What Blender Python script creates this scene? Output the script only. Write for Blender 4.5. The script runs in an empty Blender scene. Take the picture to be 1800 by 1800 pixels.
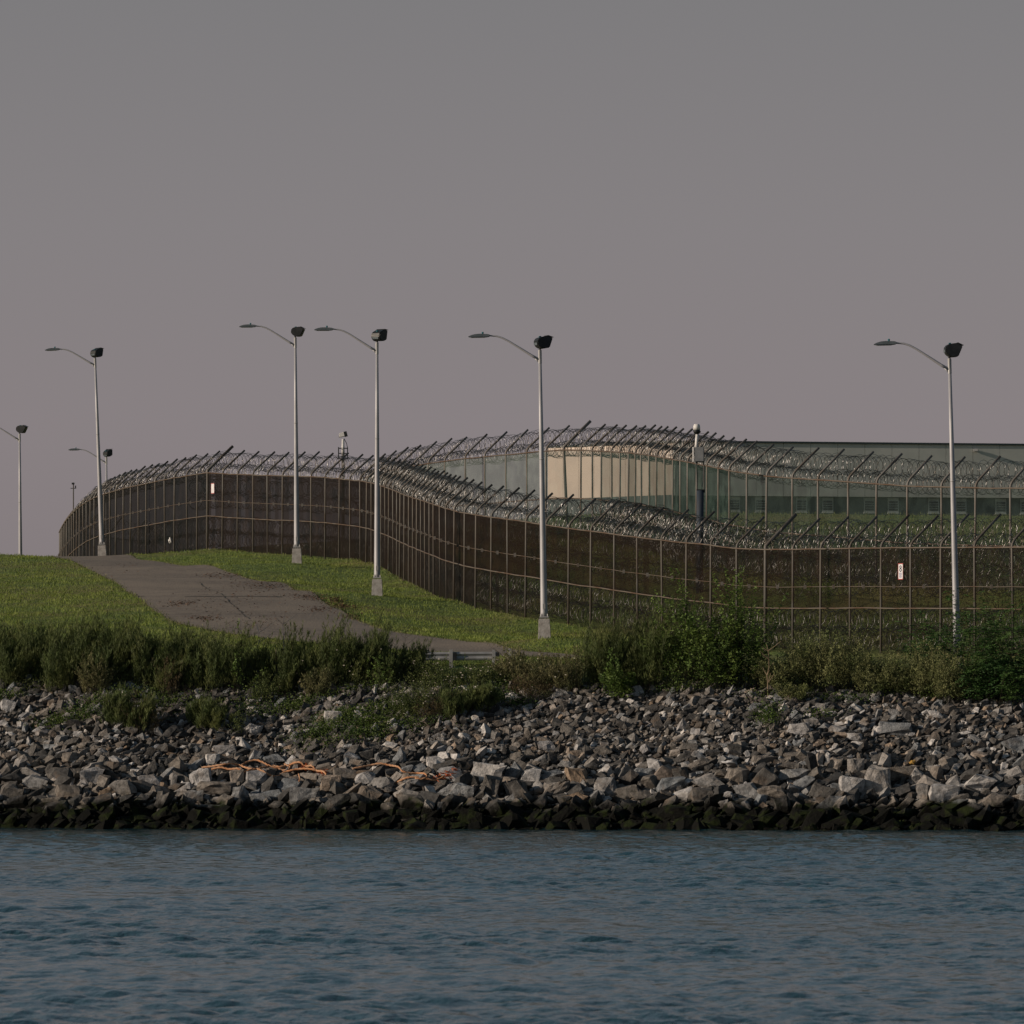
import bpy, bmesh, math, random
import numpy as np
from mathutils import Vector, Matrix

# ------------------------------------------------------------------ camera, sky, sun, exposure
C = bpy.context.scene.collection
S = bpy.context.scene
F = 12000.0            # focal length in photograph pixels
H = 3.5                # eye height above the water
YH = 1301.0            # horizon row
cam_d = bpy.data.cameras.new('camera')
cam_d.sensor_width = 36.0
cam_d.lens = 36.0 * F / 1800.0
cam_d.shift_y = (YH - 900.0) / 1800.0
cam_d.clip_start = 1.0
cam_d.clip_end = 9000.0
cam_d.dof.use_dof = True
cam_d.dof.focus_distance = 300.0
cam_d.dof.aperture_fstop = 7.0
cam = bpy.data.objects.new('camera', cam_d)
cam.location = (0, 0, H)
cam.rotation_euler = (math.pi / 2, 0, 0)
C.objects.link(cam)
S.camera = cam

SUN = Vector((-0.955, -0.30, 0.0)).normalized()
ELEV = math.radians(17)
sun_dir = Vector((SUN.x * math.cos(ELEV), SUN.y * math.cos(ELEV), math.sin(ELEV)))
sd = bpy.data.lights.new('sun', 'SUN')
sd.energy = 4.5
sd.angle = math.radians(0.9)
sd.color = (1.0, 0.84, 0.68)
so = bpy.data.objects.new('sun', sd)
so.rotation_euler = sun_dir.to_track_quat('Z', 'Y').to_euler()
so.location = (-60, 200, 80)
C.objects.link(so)

W = bpy.data.worlds.new('World')
S.world = W
W.use_nodes = True
wn = W.node_tree
wn.nodes.clear()
def wnode(t, **kw):
    n = wn.nodes.new(t)
    for k, v in kw.items():
        setattr(n, k, v)
    return n
sky = wnode('ShaderNodeTexSky', sky_type='NISHITA', sun_disc=False)
sky.sun_elevation = ELEV
sky.sun_rotation = math.atan2(SUN.x, SUN.y)
sky.air_density = 1.2
sky.dust_density = 4.0
tc = wnode('ShaderNodeTexCoord')
sep = wnode('ShaderNodeSeparateXYZ')
ramp = wnode('ShaderNodeValToRGB')
cr = ramp.color_ramp
cr.elements[0].position = 0.0
cr.elements[0].color = (0.236, 0.203, 0.208, 1)
cr.elements[1].position = 1.0
cr.elements[1].color = (0.045, 0.066, 0.092, 1)
for p, c in ((0.045, (0.262, 0.230, 0.244)), (0.075, (0.240, 0.220, 0.234)), (0.11, (0.204, 0.194, 0.206)), (0.2, (0.150, 0.190, 0.232)), (0.5, (0.080, 0.132, 0.178))):
    e = cr.elements.new(p)
    e.color = (*c, 1)
scl = wnode('ShaderNodeVectorMath', operation='SCALE')
scl.inputs['Scale'].default_value = 10.0
mixw = wnode('ShaderNodeMixRGB')
mixw.inputs[0].default_value = 0.88
bg = wnode('ShaderNodeBackground')
bg.inputs[1].default_value = 0.1
wo = wnode('ShaderNodeOutputWorld')
L = wn.links.new
L(tc.outputs['Generated'], sep.inputs[0])
L(sep.outputs[2], ramp.inputs[0])
L(ramp.outputs[0], scl.inputs[0])
L(sky.outputs[0], mixw.inputs[1])
L(scl.outputs[0], mixw.inputs[2])
L(mixw.outputs[0], bg.inputs[0])
L(bg.outputs[0], wo.inputs[0])

S.view_settings.view_transform = 'Standard'
S.view_settings.look = 'None'
S.view_settings.exposure = 0.0
S.view_settings.gamma = 1.0
S.view_settings.use_curve_mapping = False
S.cycles.max_bounces = 6
S.cycles.transparent_max_bounces = 24
S.cycles.use_denoising = True

R = random.Random(7)
RN = np.random.RandomState(11)

# ------------------------------------------------------------------ helpers
def P(px, py, Y):
    """world point that stands Y metres away and is seen at (px, py) of the photograph"""
    return Vector(((px - 900.0) / F * Y, Y, H - (py - YH) / F * Y))
def X(px, Y):
    return (px - 900.0) / F * Y

def mesh_arrays(name, verts, faces, mat, parent=None, tone=None, smooth=False, fmat=None):
    """verts (n,3), faces (m,k) arrays -> one object; tone: per-face float attribute"""
    verts = np.asarray(verts, dtype=np.float32)
    faces = np.asarray(faces, dtype=np.int32)
    m, k = faces.shape
    me = bpy.data.meshes.new(name)
    me.vertices.add(len(verts))
    me.vertices.foreach_set('co', verts.ravel())
    me.loops.add(m * k)
    me.loops.foreach_set('vertex_index', faces.ravel())
    me.polygons.add(m)
    me.polygons.foreach_set('loop_start', np.arange(0, m * k, k, dtype=np.int32))
    me.update(calc_edges=True)
    me.polygons.foreach_set('use_smooth', np.full(m, smooth, dtype=bool))
    if tone is not None:
        a = me.attributes.new('tone', 'FLOAT', 'FACE')
        a.data.foreach_set('value', np.asarray(tone, dtype=np.float32))
    mats = mat if isinstance(mat, (list, tuple)) else [mat]
    for q in mats:
        me.materials.append(q)
    if fmat is not None:
        me.polygons.foreach_set('material_index', np.asarray(fmat, dtype=np.int32))
    me.validate()
    o = bpy.data.objects.new(name, me)
    C.objects.link(o)
    if parent is not None:
        o.parent = parent
    return o

class MB:
    """collects polygons for one mesh object"""
    def __init__(self):
        self.v, self.f = [], []
    def add(self, vs, fs):
        n = len(self.v)
        self.v += [tuple(v) for v in vs]
        self.f += [tuple(i + n for i in f) for f in fs]
        return self
    def box(self, c, s, rot=None, taper=1.0):
        vs = []
        for dz in (-1, 1):
            t = taper if dz > 0 else 1.0
            for dx, dy in ((-1, -1), (1, -1), (1, 1), (-1, 1)):
                p = Vector((dx * s[0] / 2 * t, dy * s[1] / 2 * t, dz * s[2] / 2))
                if rot is not None:
                    p = rot @ p
                vs.append(p + Vector(c))
        return self.add(vs, [(3, 2, 1, 0), (4, 5, 6, 7), (0, 1, 5, 4), (1, 2, 6, 5), (2, 3, 7, 6), (3, 0, 4, 7)])
    def tube(self, pts, r, n=8, cap=True):
        pts = [Vector(p) for p in pts]
        rs = r if isinstance(r, (list, tuple)) else [r] * len(pts)
        rings = []
        ref = None
        for i, p in enumerate(pts):
            d = (pts[min(i + 1, len(pts) - 1)] - pts[max(i - 1, 0)]).normalized()
            if ref is None:
                ref = Vector((0, 1, 0)) if abs(d.y) < 0.9 else Vector((1, 0, 0))
            a = (ref - d * ref.dot(d))
            if a.length < 1e-5:
                a = d.orthogonal()
            a.normalize()
            ref = a
            b = d.cross(a)
            rings.append([p + (a * math.cos(t * 2 * math.pi / n) + b * math.sin(t * 2 * math.pi / n)) * rs[i] for t in range(n)])
        vs = [v for g in rings for v in g]
        fs = []
        for i in range(len(pts) - 1):
            for t in range(n):
                u = (t + 1) % n
                fs.append((i * n + t, i * n + u, (i + 1) * n + u, (i + 1) * n + t))
        if cap:
            fs.append(tuple(reversed(range(n))))
            fs.append(tuple(range((len(pts) - 1) * n, len(pts) * n)))
        return self.add(vs, fs)
    def prism(self, prof, y0, y1):
        """profile in x,z extruded along y"""
        n = len(prof)
        vs = [(x, y0, z) for x, z in prof] + [(x, y1, z) for x, z in prof]
        fs = [tuple(range(n)), tuple(reversed(range(n, 2 * n)))]
        fs += [((i + 1) % n, i, i + n, (i + 1) % n + n) for i in range(n)]
        return self.add(vs, fs)
    def build(self, name, mat, parent=None, smooth=False, bevel=0.0):
        me = bpy.data.meshes.new(name)
        me.from_pydata(self.v, [], self.f)
        me.materials.append(mat)
        bm = bmesh.new()
        bm.from_mesh(me)
        bmesh.ops.recalc_face_normals(bm, faces=bm.faces)
        if bevel > 0:
            bmesh.ops.bevel(bm, geom=list(bm.edges), offset=bevel, segments=2, affect='EDGES', clamp_overlap=True)
        bm.to_mesh(me)
        bm.free()
        if smooth:
            me.polygons.foreach_set('use_smooth', [True] * len(me.polygons))
        o = bpy.data.objects.new(name, me)
        C.objects.link(o)
        if parent is not None:
            o.parent = parent
        return o

def tag(o, label=None, cat=None, group=None, kind=None):
    if label: o['label'] = label
    if cat: o['category'] = cat
    if group: o['group'] = group
    if kind: o['kind'] = kind
    return o
def empty(name, loc, rz=0.0):
    o = bpy.data.objects.new(name, None)
    o.location = loc
    o.rotation_euler = (0, 0, rz)
    C.objects.link(o)
    return o
def copy_tree(o, parent=None):
    c = o.copy()
    C.objects.link(c)
    c.parent = parent
    for ch in list(o.children):
        copy_tree(ch, c)
    return c

# ------------------------------------------------------------------ materials
def mat(name, col, rough=0.8, metal=0.0, var=None, scale=3.0, bump=0.0, bscale=20.0, bdist=0.05, tone=0.0, spec=0.3, var2=None, scale2=0.3):
    m = bpy.data.materials.new(name)
    m.use_nodes = True
    nt = m.node_tree
    b = nt.nodes['Principled BSDF']
    b.inputs['Roughness'].default_value = rough
    b.inputs['Metallic'].default_value = metal
    b.inputs['Specular IOR Level'].default_value = spec
    geo = nt.nodes.new('ShaderNodeTexCoord')
    out = None
    rgb = nt.nodes.new('ShaderNodeRGB')
    rgb.outputs[0].default_value = (*col, 1)
    out = rgb.outputs[0]
    def mix(fac, a, colb):
        x = nt.nodes.new('ShaderNodeMixRGB')
        nt.links.new(fac, x.inputs[0])
        nt.links.new(a, x.inputs[1])
        x.inputs[2].default_value = (*colb, 1)
        return x.outputs[0]
    def noise(sc, det=5.0, lo=0.42, hi=0.62):
        n = nt.nodes.new('ShaderNodeTexNoise')
        n.inputs['Scale'].default_value = sc
        n.inputs['Detail'].default_value = det
        nt.links.new(geo.outputs['Object'], n.inputs['Vector'])
        r = nt.nodes.new('ShaderNodeMapRange')
        r.inputs[1].default_value = lo
        r.inputs[2].default_value = hi
        nt.links.new(n.outputs[0], r.inputs[0])
        return r.outputs[0], n.outputs[0]
    if var is not None:
        f, _ = noise(scale)
        out = mix(f, out, var)
    if var2 is not None:
        f, _ = noise(scale2)
        out = mix(f, out, var2)
    if tone:
        at = nt.nodes.new('ShaderNodeAttribute')
        at.attribute_name = 'tone'
        hs = nt.nodes.new('ShaderNodeMapRange')
        hs.inputs[3].default_value = 1 - tone
        hs.inputs[4].default_value = 1 + tone
        nt.links.new(at.outputs['Fac'], hs.inputs[0])
        mu = nt.nodes.new('ShaderNodeVectorMath')
        mu.operation = 'SCALE'
        nt.links.new(out, mu.inputs[0])
        nt.links.new(hs.outputs[0], mu.inputs['Scale'])
        out = mu.outputs[0]
    nt.links.new(out, b.inputs['Base Color'])
    if bump:
        _, n = noise(bscale, 6.0)
        bp = nt.nodes.new('ShaderNodeBump')
        bp.inputs['Strength'].default_value = bump
        bp.inputs['Distance'].default_value = bdist
        nt.links.new(n, bp.inputs['Height'])
        nt.links.new(bp.outputs[0], b.inputs['Normal'])
    return m

def leafmat(name, col, var, tone=0.45, trans=0.35):
    m = mat(name, col, 0.65, var=var, scale=0.9, tone=tone, spec=0.25)
    nt = m.node_tree
    b = nt.nodes['Principled BSDF']
    tr = nt.nodes.new('ShaderNodeBsdfTranslucent')
    src = b.inputs['Base Color'].links[0].from_socket
    nt.links.new(src, tr.inputs[0])
    mx = nt.nodes.new('ShaderNodeMixShader')
    mx.inputs[0].default_value = trans
    out = nt.nodes['Material Output']
    nt.links.new(b.outputs[0], mx.inputs[1])
    nt.links.new(tr.outputs[0], mx.inputs[2])
    nt.links.new(mx.outputs[0], out.inputs[0])
    return m

def meshmat(name, col, var, wire, cap=0.93):
    """fine welded wire mesh: wires cover the share 'wire' of the sheet seen square on; seen obliquely their thickness closes the gaps"""
    m = mat(name, tuple(c_ * 0.75 for c_ in col), 0.7, var=tuple(c_ * 1.4 for c_ in var), scale=1.3, var2=var, scale2=0.3, spec=0.05)
    nt = m.node_tree
    b = nt.nodes['Principled BSDF']
    g = nt.nodes.new('ShaderNodeNewGeometry')
    dt = nt.nodes.new('ShaderNodeVectorMath'); dt.operation = 'DOT_PRODUCT'
    nt.links.new(g.outputs['True Normal'], dt.inputs[0]); nt.links.new(g.outputs['Incoming'], dt.inputs[1])
    ab = nt.nodes.new('ShaderNodeMath'); ab.operation = 'ABSOLUTE'
    nt.links.new(dt.outputs['Value'], ab.inputs[0])
    mxx = nt.nodes.new('ShaderNodeMath'); mxx.operation = 'MAXIMUM'; mxx.inputs[1].default_value = 0.12
    nt.links.new(ab.outputs[0], mxx.inputs[0])
    dv = nt.nodes.new('ShaderNodeMath'); dv.operation = 'DIVIDE'; dv.inputs[0].default_value = wire
    nt.links.new(mxx.outputs[0], dv.inputs[1])
    mn = nt.nodes.new('ShaderNodeMath'); mn.operation = 'MINIMUM'; mn.inputs[1].default_value = cap
    nt.links.new(dv.outputs[0], mn.inputs[0])
    tp = nt.nodes.new('ShaderNodeBsdfTransparent')
    mx = nt.nodes.new('ShaderNodeMixShader')
    nt.links.new(mn.outputs[0], mx.inputs[0])
    nt.links.new(tp.outputs[0], mx.inputs[1])
    nt.links.new(b.outputs[0], mx.inputs[2])
    nt.links.new(mx.outputs[0], nt.nodes['Material Output'].inputs[0])
    return m

M = {}
M['galv'] = mat('galvanised', (0.34, 0.34, 0.34), 0.5, 0.35, var=(0.24, 0.24, 0.24), scale=1.5)
M['pole'] = mat('pole_grey', (0.33, 0.33, 0.345), 0.5, 0.2, var=(0.27, 0.27, 0.285), scale=0.8)
M['post'] = mat('post_steel', (0.105, 0.102, 0.096), 0.65, 0.1, var=(0.064, 0.051, 0.040), scale=0.9, var2=(0.100, 0.090, 0.078), scale2=0.25)
M['post2'] = mat('post_steel_inner', (0.15, 0.14, 0.13), 0.65, 0.1, var=(0.105, 0.088, 0.074), scale=0.9)
M['rail'] = mat('rail_steel', (0.110, 0.093, 0.076), 0.6, 0.1, var=(0.082, 0.052, 0.034), scale=1.1)
M['razor'] = mat('razor_wire', (0.27, 0.27, 0.27), 0.40, 1.0, var=(0.10, 0.085, 0.07), scale=2.0, tone=0.5)
M['meshbrown'] = meshmat('dark_rusty_mesh', (0.0064, 0.0047, 0.0034), (0.0092, 0.0056, 0.0034), 0.35)
M['meshrust'] = meshmat('rusty_mesh', (0.0110, 0.0062, 0.0040), (0.0060, 0.0044, 0.0034), 0.33)
M['meshblack'] = meshmat('dark_green_mesh', (0.0040, 0.0054, 0.0048), (0.0064, 0.0056, 0.0048), 0.32)
M['meshclose'] = meshmat('close_rusty_mesh', (0.0060, 0.0056, 0.0048), (0.0090, 0.0064, 0.0048), 0.34)
M['meshthin'] = meshmat('open_dark_mesh', (0.0044, 0.0042, 0.0036), (0.0070, 0.0052, 0.0038), 0.24)
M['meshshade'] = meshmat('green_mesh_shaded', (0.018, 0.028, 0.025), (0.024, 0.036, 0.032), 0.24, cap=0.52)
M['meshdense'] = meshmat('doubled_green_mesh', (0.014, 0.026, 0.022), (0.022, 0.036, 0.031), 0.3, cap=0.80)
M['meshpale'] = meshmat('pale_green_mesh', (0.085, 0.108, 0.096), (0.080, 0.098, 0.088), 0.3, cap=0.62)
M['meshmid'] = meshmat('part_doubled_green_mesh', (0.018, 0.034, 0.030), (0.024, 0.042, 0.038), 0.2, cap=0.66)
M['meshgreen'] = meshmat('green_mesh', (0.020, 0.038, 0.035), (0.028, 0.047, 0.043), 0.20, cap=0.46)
M['dark'] = mat('dark_housing', (0.012, 0.014, 0.015), 0.45, var=(0.02, 0.022, 0.024), scale=4)
M['lumi'] = mat('luminaire_grey', (0.11, 0.13, 0.145), 0.5, 0.2, var=(0.08, 0.10, 0.11), scale=3)
M['cell'] = mat('photocell', (0.02, 0.11, 0.13), 0.4)
M['lens'] = mat('lamp_lens', (0.35, 0.36, 0.36), 0.2, spec=0.5)
M['conc'] = mat('concrete', (0.34, 0.325, 0.31), 0.9, var=(0.25, 0.235, 0.22), scale=4, bump=0.3, bscale=15)
M['white'] = mat('white_paint', (0.62, 0.61, 0.60), 0.6, var=(0.48, 0.47, 0.46), scale=6)
M['grey'] = mat('grey_box', (0.20, 0.21, 0.22), 0.6, var=(0.15, 0.16, 0.17), scale=3)
M['navy'] = mat('navy_post', (0.02, 0.03, 0.045), 0.6, var=(0.03, 0.035, 0.045), scale=2)
M['sign'] = mat('sign_face', (0.62, 0.61, 0.62), 0.5, var=(0.50, 0.49, 0.50), scale=7)
M['red'] = mat('sign_red', (0.32, 0.05, 0.05), 0.5)
M['blue'] = mat('sign_blue', (0.04, 0.05, 0.20), 0.5)
M['ink'] = mat('sign_ink', (0.02, 0.02, 0.05), 0.5)
M['orange'] = mat('orange_rope', (0.36, 0.17, 0.08), 0.85, var=(0.38, 0.23, 0.14), scale=4)
M['orange2'] = mat('orange_net', (0.48, 0.12, 0.04), 0.8, var=(0.42, 0.13, 0.06), scale=9)
M['wall'] = mat('cladding_cream', (0.54, 0.455, 0.39), 0.8, var=(0.49, 0.415, 0.36), scale=0.7)
M['clad'] = mat('cladding_grey', (0.46, 0.47, 0.44), 0.75, var=(0.40, 0.415, 0.39), scale=0.5)
M['wallow'] = mat('lower_wall', (0.095, 0.108, 0.112), 0.8, var=(0.078, 0.090, 0.094), scale=0.7)
M['fascia'] = mat('roof_edge', (0.03, 0.045, 0.05), 0.6, var=(0.04, 0.055, 0.06), scale=1.0)
M['glass'] = mat('window_glass', (0.015, 0.025, 0.028), 0.15, spec=0.5)
M['frame'] = mat('window_frame', (0.42, 0.45, 0.43), 0.6, var=(0.34, 0.37, 0.35), scale=3)
M['wood'] = mat('weathered_wood', (0.17, 0.14, 0.11), 0.9, var=(0.10, 0.08, 0.065), scale=8)
M['stem'] = mat('green_stem', (0.055, 0.06, 0.03), 0.8, var=(0.08, 0.06, 0.035), scale=3)
M['dry'] = mat('dry_stem', (0.20, 0.15, 0.10), 0.9, var=(0.13, 0.095, 0.06), scale=3)
M['crack'] = mat('crack_filler', (0.022, 0.020, 0.018), 0.8, var=(0.03, 0.03, 0.02), scale=2)
M['litter'] = mat('leaf_litter', (0.10, 0.050, 0.028), 0.95, var=(0.05, 0.03, 0.02), scale=6, tone=0.5)
M['feather'] = leafmat('weed_dark_green', (0.078, 0.106, 0.034), (0.130, 0.148, 0.048))
M['leaf'] = leafmat('leaf_bright_green', (0.075, 0.125, 0.028), (0.125, 0.180, 0.040))
M['olive'] = leafmat('weed_olive', (0.205, 0.215, 0.092), (0.120, 0.150, 0.052), tone=0.6)
M['frond'] = leafmat('frond_green', (0.032, 0.078, 0.020), (0.058, 0.110, 0.024))
M['pale'] = leafmat('weed_pale', (0.17, 0.160, 0.075), (0.085, 0.105, 0.04), tone=0.55)
M['brownw'] = leafmat('weed_brown', (0.105, 0.075, 0.040), (0.055, 0.06, 0.025), tone=0.5)
M['vine'] = leafmat('creeper_green', (0.075, 0.110, 0.022), (0.045, 0.080, 0.018), tone=0.5)
M['flower'] = mat('flower_head', (0.36, 0.32, 0.25), 0.8, tone=0.3)
M['yellow'] = mat('yellow_flower', (0.38, 0.22, 0.04), 0.8, var=(0.25, 0.16, 0.05), scale=9)
M['blade'] = leafmat('grass_blade', (0.165, 0.200, 0.042), (0.095, 0.140, 0.028), tone=0.36)

# ---- ground: grass, with soil on the bank
def ground_mat():
    m = mat('ground_grass', (0.110, 0.155, 0.032), 0.95, var=(0.055, 0.085, 0.016), scale=1.3, bump=0.9, bscale=5.0, bdist=0.15, var2=(0.135, 0.125, 0.038), scale2=0.13)
    nt = m.node_tree
    b = nt.nodes['Principled BSDF']
    src = b.inputs['Base Color'].links[0].from_socket
    g = nt.nodes.new('ShaderNodeNewGeometry')
    s = nt.nodes.new('ShaderNodeSeparateXYZ')
    nt.links.new(g.outputs['Position'], s.inputs[0])
    r = nt.nodes.new('ShaderNodeMapRange')
    r.inputs[1].default_value = 5.4
    r.inputs[2].default_value = 6.4
    nt.links.new(s.outputs[2], r.inputs[0])
    x = nt.nodes.new('ShaderNodeMixRGB')
    x.inputs[1].default_value = (0.035, 0.031, 0.026, 1)
    nt.links.new(r.outputs[0], x.inputs[0])
    nt.links.new(src, x.inputs[2])
    nt.links.new(x.outputs[0], b.inputs['Base Color'])
    return m
M['ground'] = ground_mat()

def rock_mat():
    m = bpy.data.materials.new('riprap_stone')
    m.use_nodes = True
    nt = m.node_tree
    b = nt.nodes['Principled BSDF']
    b.inputs['Specular IOR Level'].default_value = 0.25
    at = nt.nodes.new('ShaderNodeAttribute'); at.attribute_name = 'tone'
    rp = nt.nodes.new('ShaderNodeValToRGB')
    e = rp.color_ramp.elements
    e[0].position = 0.0; e[0].color = (0.040, 0.040, 0.040, 1)
    e[1].position = 1.0; e[1].color = (0.50, 0.475, 0.45, 1)
    for p, c in ((0.25, (0.088, 0.083, 0.077)), (0.45, (0.170, 0.150, 0.130)), (0.62, (0.155, 0.168, 0.180)), (0.72, (0.27, 0.25, 0.23)), (0.785, (0.20, 0.145, 0.10)), (0.80, (0.24, 0.24, 0.245))):
        q = e.new(p); q.color = (*c, 1)
    nt.links.new(at.outputs['Fac'], rp.inputs[0])
    g = nt.nodes.new('ShaderNodeNewGeometry')
    def noise(sc, det=6.0, rough=0.6):
        n = nt.nodes.new('ShaderNodeTexNoise')
        n.inputs['Scale'].default_value = sc
        n.inputs['Detail'].default_value = det
        n.inputs['Roughness'].default_value = rough
        nt.links.new(g.outputs['Position'], n.inputs['Vector'])
        return n.outputs[0]
    def mr(src, a, c, lo=0.0, hi=1.0):
        r = nt.nodes.new('ShaderNodeMapRange')
        r.inputs[1].default_value = a; r.inputs[2].default_value = c
        r.inputs[3].default_value = lo; r.inputs[4].default_value = hi
        nt.links.new(src, r.inputs[0])
        return r.outputs[0]
    n1 = noise(5.0)
    sc = nt.nodes.new('ShaderNodeVectorMath'); sc.operation = 'SCALE'
    nt.links.new(rp.outputs[0], sc.inputs[0])
    nt.links.new(mr(n1, 0.3, 0.7, 0.45, 1.55), sc.inputs['Scale'])
    # rust-brown stains
    x0 = nt.nodes.new('ShaderNodeMixRGB')
    nt.links.new(mr(noise(1.1, 3.0), 0.54, 0.70, 0.0, 0.45), x0.inputs[0])
    nt.links.new(sc.outputs[0], x0.inputs[1]); x0.inputs[2].default_value = (0.15, 0.105, 0.07, 1)
    # tide line: algae and wet stone below about 1.3 m
    s = nt.nodes.new('ShaderNodeSeparateXYZ')
    nt.links.new(g.outputs['Position'], s.inputs[0])
    ad = nt.nodes.new('ShaderNodeMath'); ad.operation = 'ADD'
    nt.links.new(s.outputs[2], ad.inputs[0])
    nt.links.new(mr(noise(0.9, 4.0), 0.3, 0.7, -0.35, 0.35), ad.inputs[1])
    wet = mr(ad.outputs[0], 1.25, 0.90)
    alg = nt.nodes.new('ShaderNodeMixRGB')
    nt.links.new(mr(noise(1.6, 4.0), 0.50, 0.60), alg.inputs[0])
    alg.inputs[1].default_value = (0.0042, 0.0044, 0.0034, 1)
    alg.inputs[2].default_value = (0.012, 0.0175, 0.004, 1)
    x1 = nt.nodes.new('ShaderNodeMixRGB')
    nt.links.new(wet, x1.inputs[0])
    nt.links.new(x0.outputs[0], x1.inputs[1]); nt.links.new(alg.outputs[0], x1.inputs[2])
    nt.links.new(x1.outputs[0], b.inputs['Base Color'])
    nt.links.new(mr(wet, 0, 1, 0.85, 0.75), b.inputs['Roughness'])
    nt.links.new(mr(wet, 0, 1, 0.25, 0.10), b.inputs['Specular IOR Level'])
    bp = nt.nodes.new('ShaderNodeBump')
    bp.inputs['Strength'].default_value = 1.0; bp.inputs['Distance'].default_value = 0.10
    nt.links.new(noise(7.0, 8.0, 0.7), bp.inputs['Height'])
    nt.links.new(bp.outputs[0], b.inputs['Normal'])
    return m
M['rock'] = rock_mat()

def road_mat():
    m = mat('asphalt_worn', (0.160, 0.134, 0.108), 0.95, var=(0.112, 0.093, 0.078), scale=2.2, bump=0.8, bscale=9, bdist=0.06, var2=(0.178, 0.148, 0.118), scale2=0.18)
    return m
M['road'] = road_mat()

def water_mat():
    m = bpy.data.materials.new('river_water')
    m.use_nodes = True
    nt = m.node_tree
    b = nt.nodes['Principled BSDF']
    b.inputs['Base Color'].default_value = (0.010, 0.036, 0.048, 1)
    b.inputs['Roughness'].default_value = 0.10
    b.inputs['IOR'].default_value = 1.33
    g = nt.nodes.new('ShaderNodeNewGeometry')
    prev = None
    for sc_, st_, ang, strg, dist in ((0.75, 0.42, 0.10, 0.9, 0.17), (1.9, 0.40, -0.22, 0.9, 0.075), (5.0, 0.6, 0.3, 0.7, 0.028)):
        mp = nt.nodes.new('ShaderNodeMapping')
        mp.inputs['Scale'].default_value = (1.0 / st_, 1.0, 1.0)
        mp.inputs['Rotation'].default_value = (0, 0, ang)
        nt.links.new(g.outputs['Position'], mp.inputs[0])
        n = nt.nodes.new('ShaderNodeTexNoise')
        n.inputs['Scale'].default_value = sc_
        n.inputs['Detail'].default_value = 3.0
        n.inputs['Roughness'].default_value = 0.55
        nt.links.new(mp.outputs[0], n.inputs['Vector'])
        # wind patches: calmer and rougher stretches
        n2 = nt.nodes.new('ShaderNodeTexNoise')
        n2.inputs['Scale'].default_value = 0.055
        n2.inputs['Detail'].default_value = 2.0
        nt.links.new(g.outputs['Position'], n2.inputs['Vector'])
        r_ = nt.nodes.new('ShaderNodeMapRange')
        r_.inputs[1].default_value = 0.35; r_.inputs[2].default_value = 0.65
        r_.inputs[3].default_value = 0.45 * strg; r_.inputs[4].default_value = strg
        nt.links.new(n2.outputs[0], r_.inputs[0])
        bp = nt.nodes.new('ShaderNodeBump')
        nt.links.new(r_.outputs[0], bp.inputs['Strength'])
        bp.inputs['Distance'].default_value = dist
        nt.links.new(n.outputs[0], bp.inputs['Height'])
        if prev is not None:
            nt.links.new(prev, bp.inputs['Normal'])
        prev = bp.outputs[0]
    nt.links.new(bp.outputs[0], b.inputs['Normal'])
    return m
M['water'] = water_mat()

# ------------------------------------------------------------------ surveyed lines: two fences, lamps, road
def interp(tab, x):
    a = np.array(tab, dtype=float)
    a = a[a[:, 0].argsort()]
    return float(np.interp(x, a[:, 0], a[:, 1]))
OUT_PX = [1975, 1910, 1845, 1779, 1713, 1654, 1601, 1549, 1494, 1443, 1394, 1346, 1295, 1250, 1207, 1163, 1120, 1080, 1039, 1000, 960, 925, 892, 864, 837, 817, 799, 784, 773, 762, 755, 747, 740, 733, 726, 719, 711, 704, 698, 691, 684, 677, 670, 662, 653, 645, 633, 615, 597, 572, 547, 521, 497, 470, 445, 418, 392, 365, 347, 328, 307, 289, 273, 257, 243, 230, 217, 204, 193, 183, 174, 166, 159, 152, 146, 140, 135, 130, 126, 122, 118, 115, 112, 109.5, 107.5, 106, 105]
OUT_RAIL = [(105, 936), (113, 921), (123, 908), (135, 896), (150, 884), (165, 876), (179, 870), (217, 859), (256, 850.5), (307, 840), (365, 831), (422, 834), (474, 836), (523, 837), (571, 839), (597, 841.5), (633, 845), (656, 849), (684, 858), (719, 872), (763, 886), (786, 894), (819, 902), (860, 908.5), (925, 917), (999, 928.5), (1039, 933.5), (1119, 944), (1163, 949), (1209, 954.5), (1250, 958), (1295, 964), (1346, 966), (1394, 966), (1494, 964), (1600, 963), (1713, 962), (1779, 962), (1980, 960)]
IN_PX = [1960, 1900, 1838, 1776, 1715, 1655, 1595, 1541, 1491, 1438, 1393, 1348, 1313, 1282, 1263, 1243, 1225, 1209, 1196, 1183, 1168, 1154, 1141, 1127, 1117, 1105, 1090, 1075, 1057, 1041, 1021, 991, 960, 926, 889, 852, 818, 782, 753, 727, 700, 676, 655, 636]
IN_RAIL = [(600, 850), (636, 841), (680, 829), (727, 819.5), (753, 815), (782, 811), (818, 806), (852, 803), (889, 799.5), (926, 796), (960, 793), (991, 791), (1021, 791.5), (1057, 793), (1105, 795.5), (1141, 800), (1168, 804.5), (1196, 809.5), (1243, 818.5), (1282, 827), (1348, 837), (1393, 840.5), (1491, 847), (1595, 854.5), (1715, 857.5), (1776, 858), (1960, 860)]
BAY = 2.44
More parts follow.
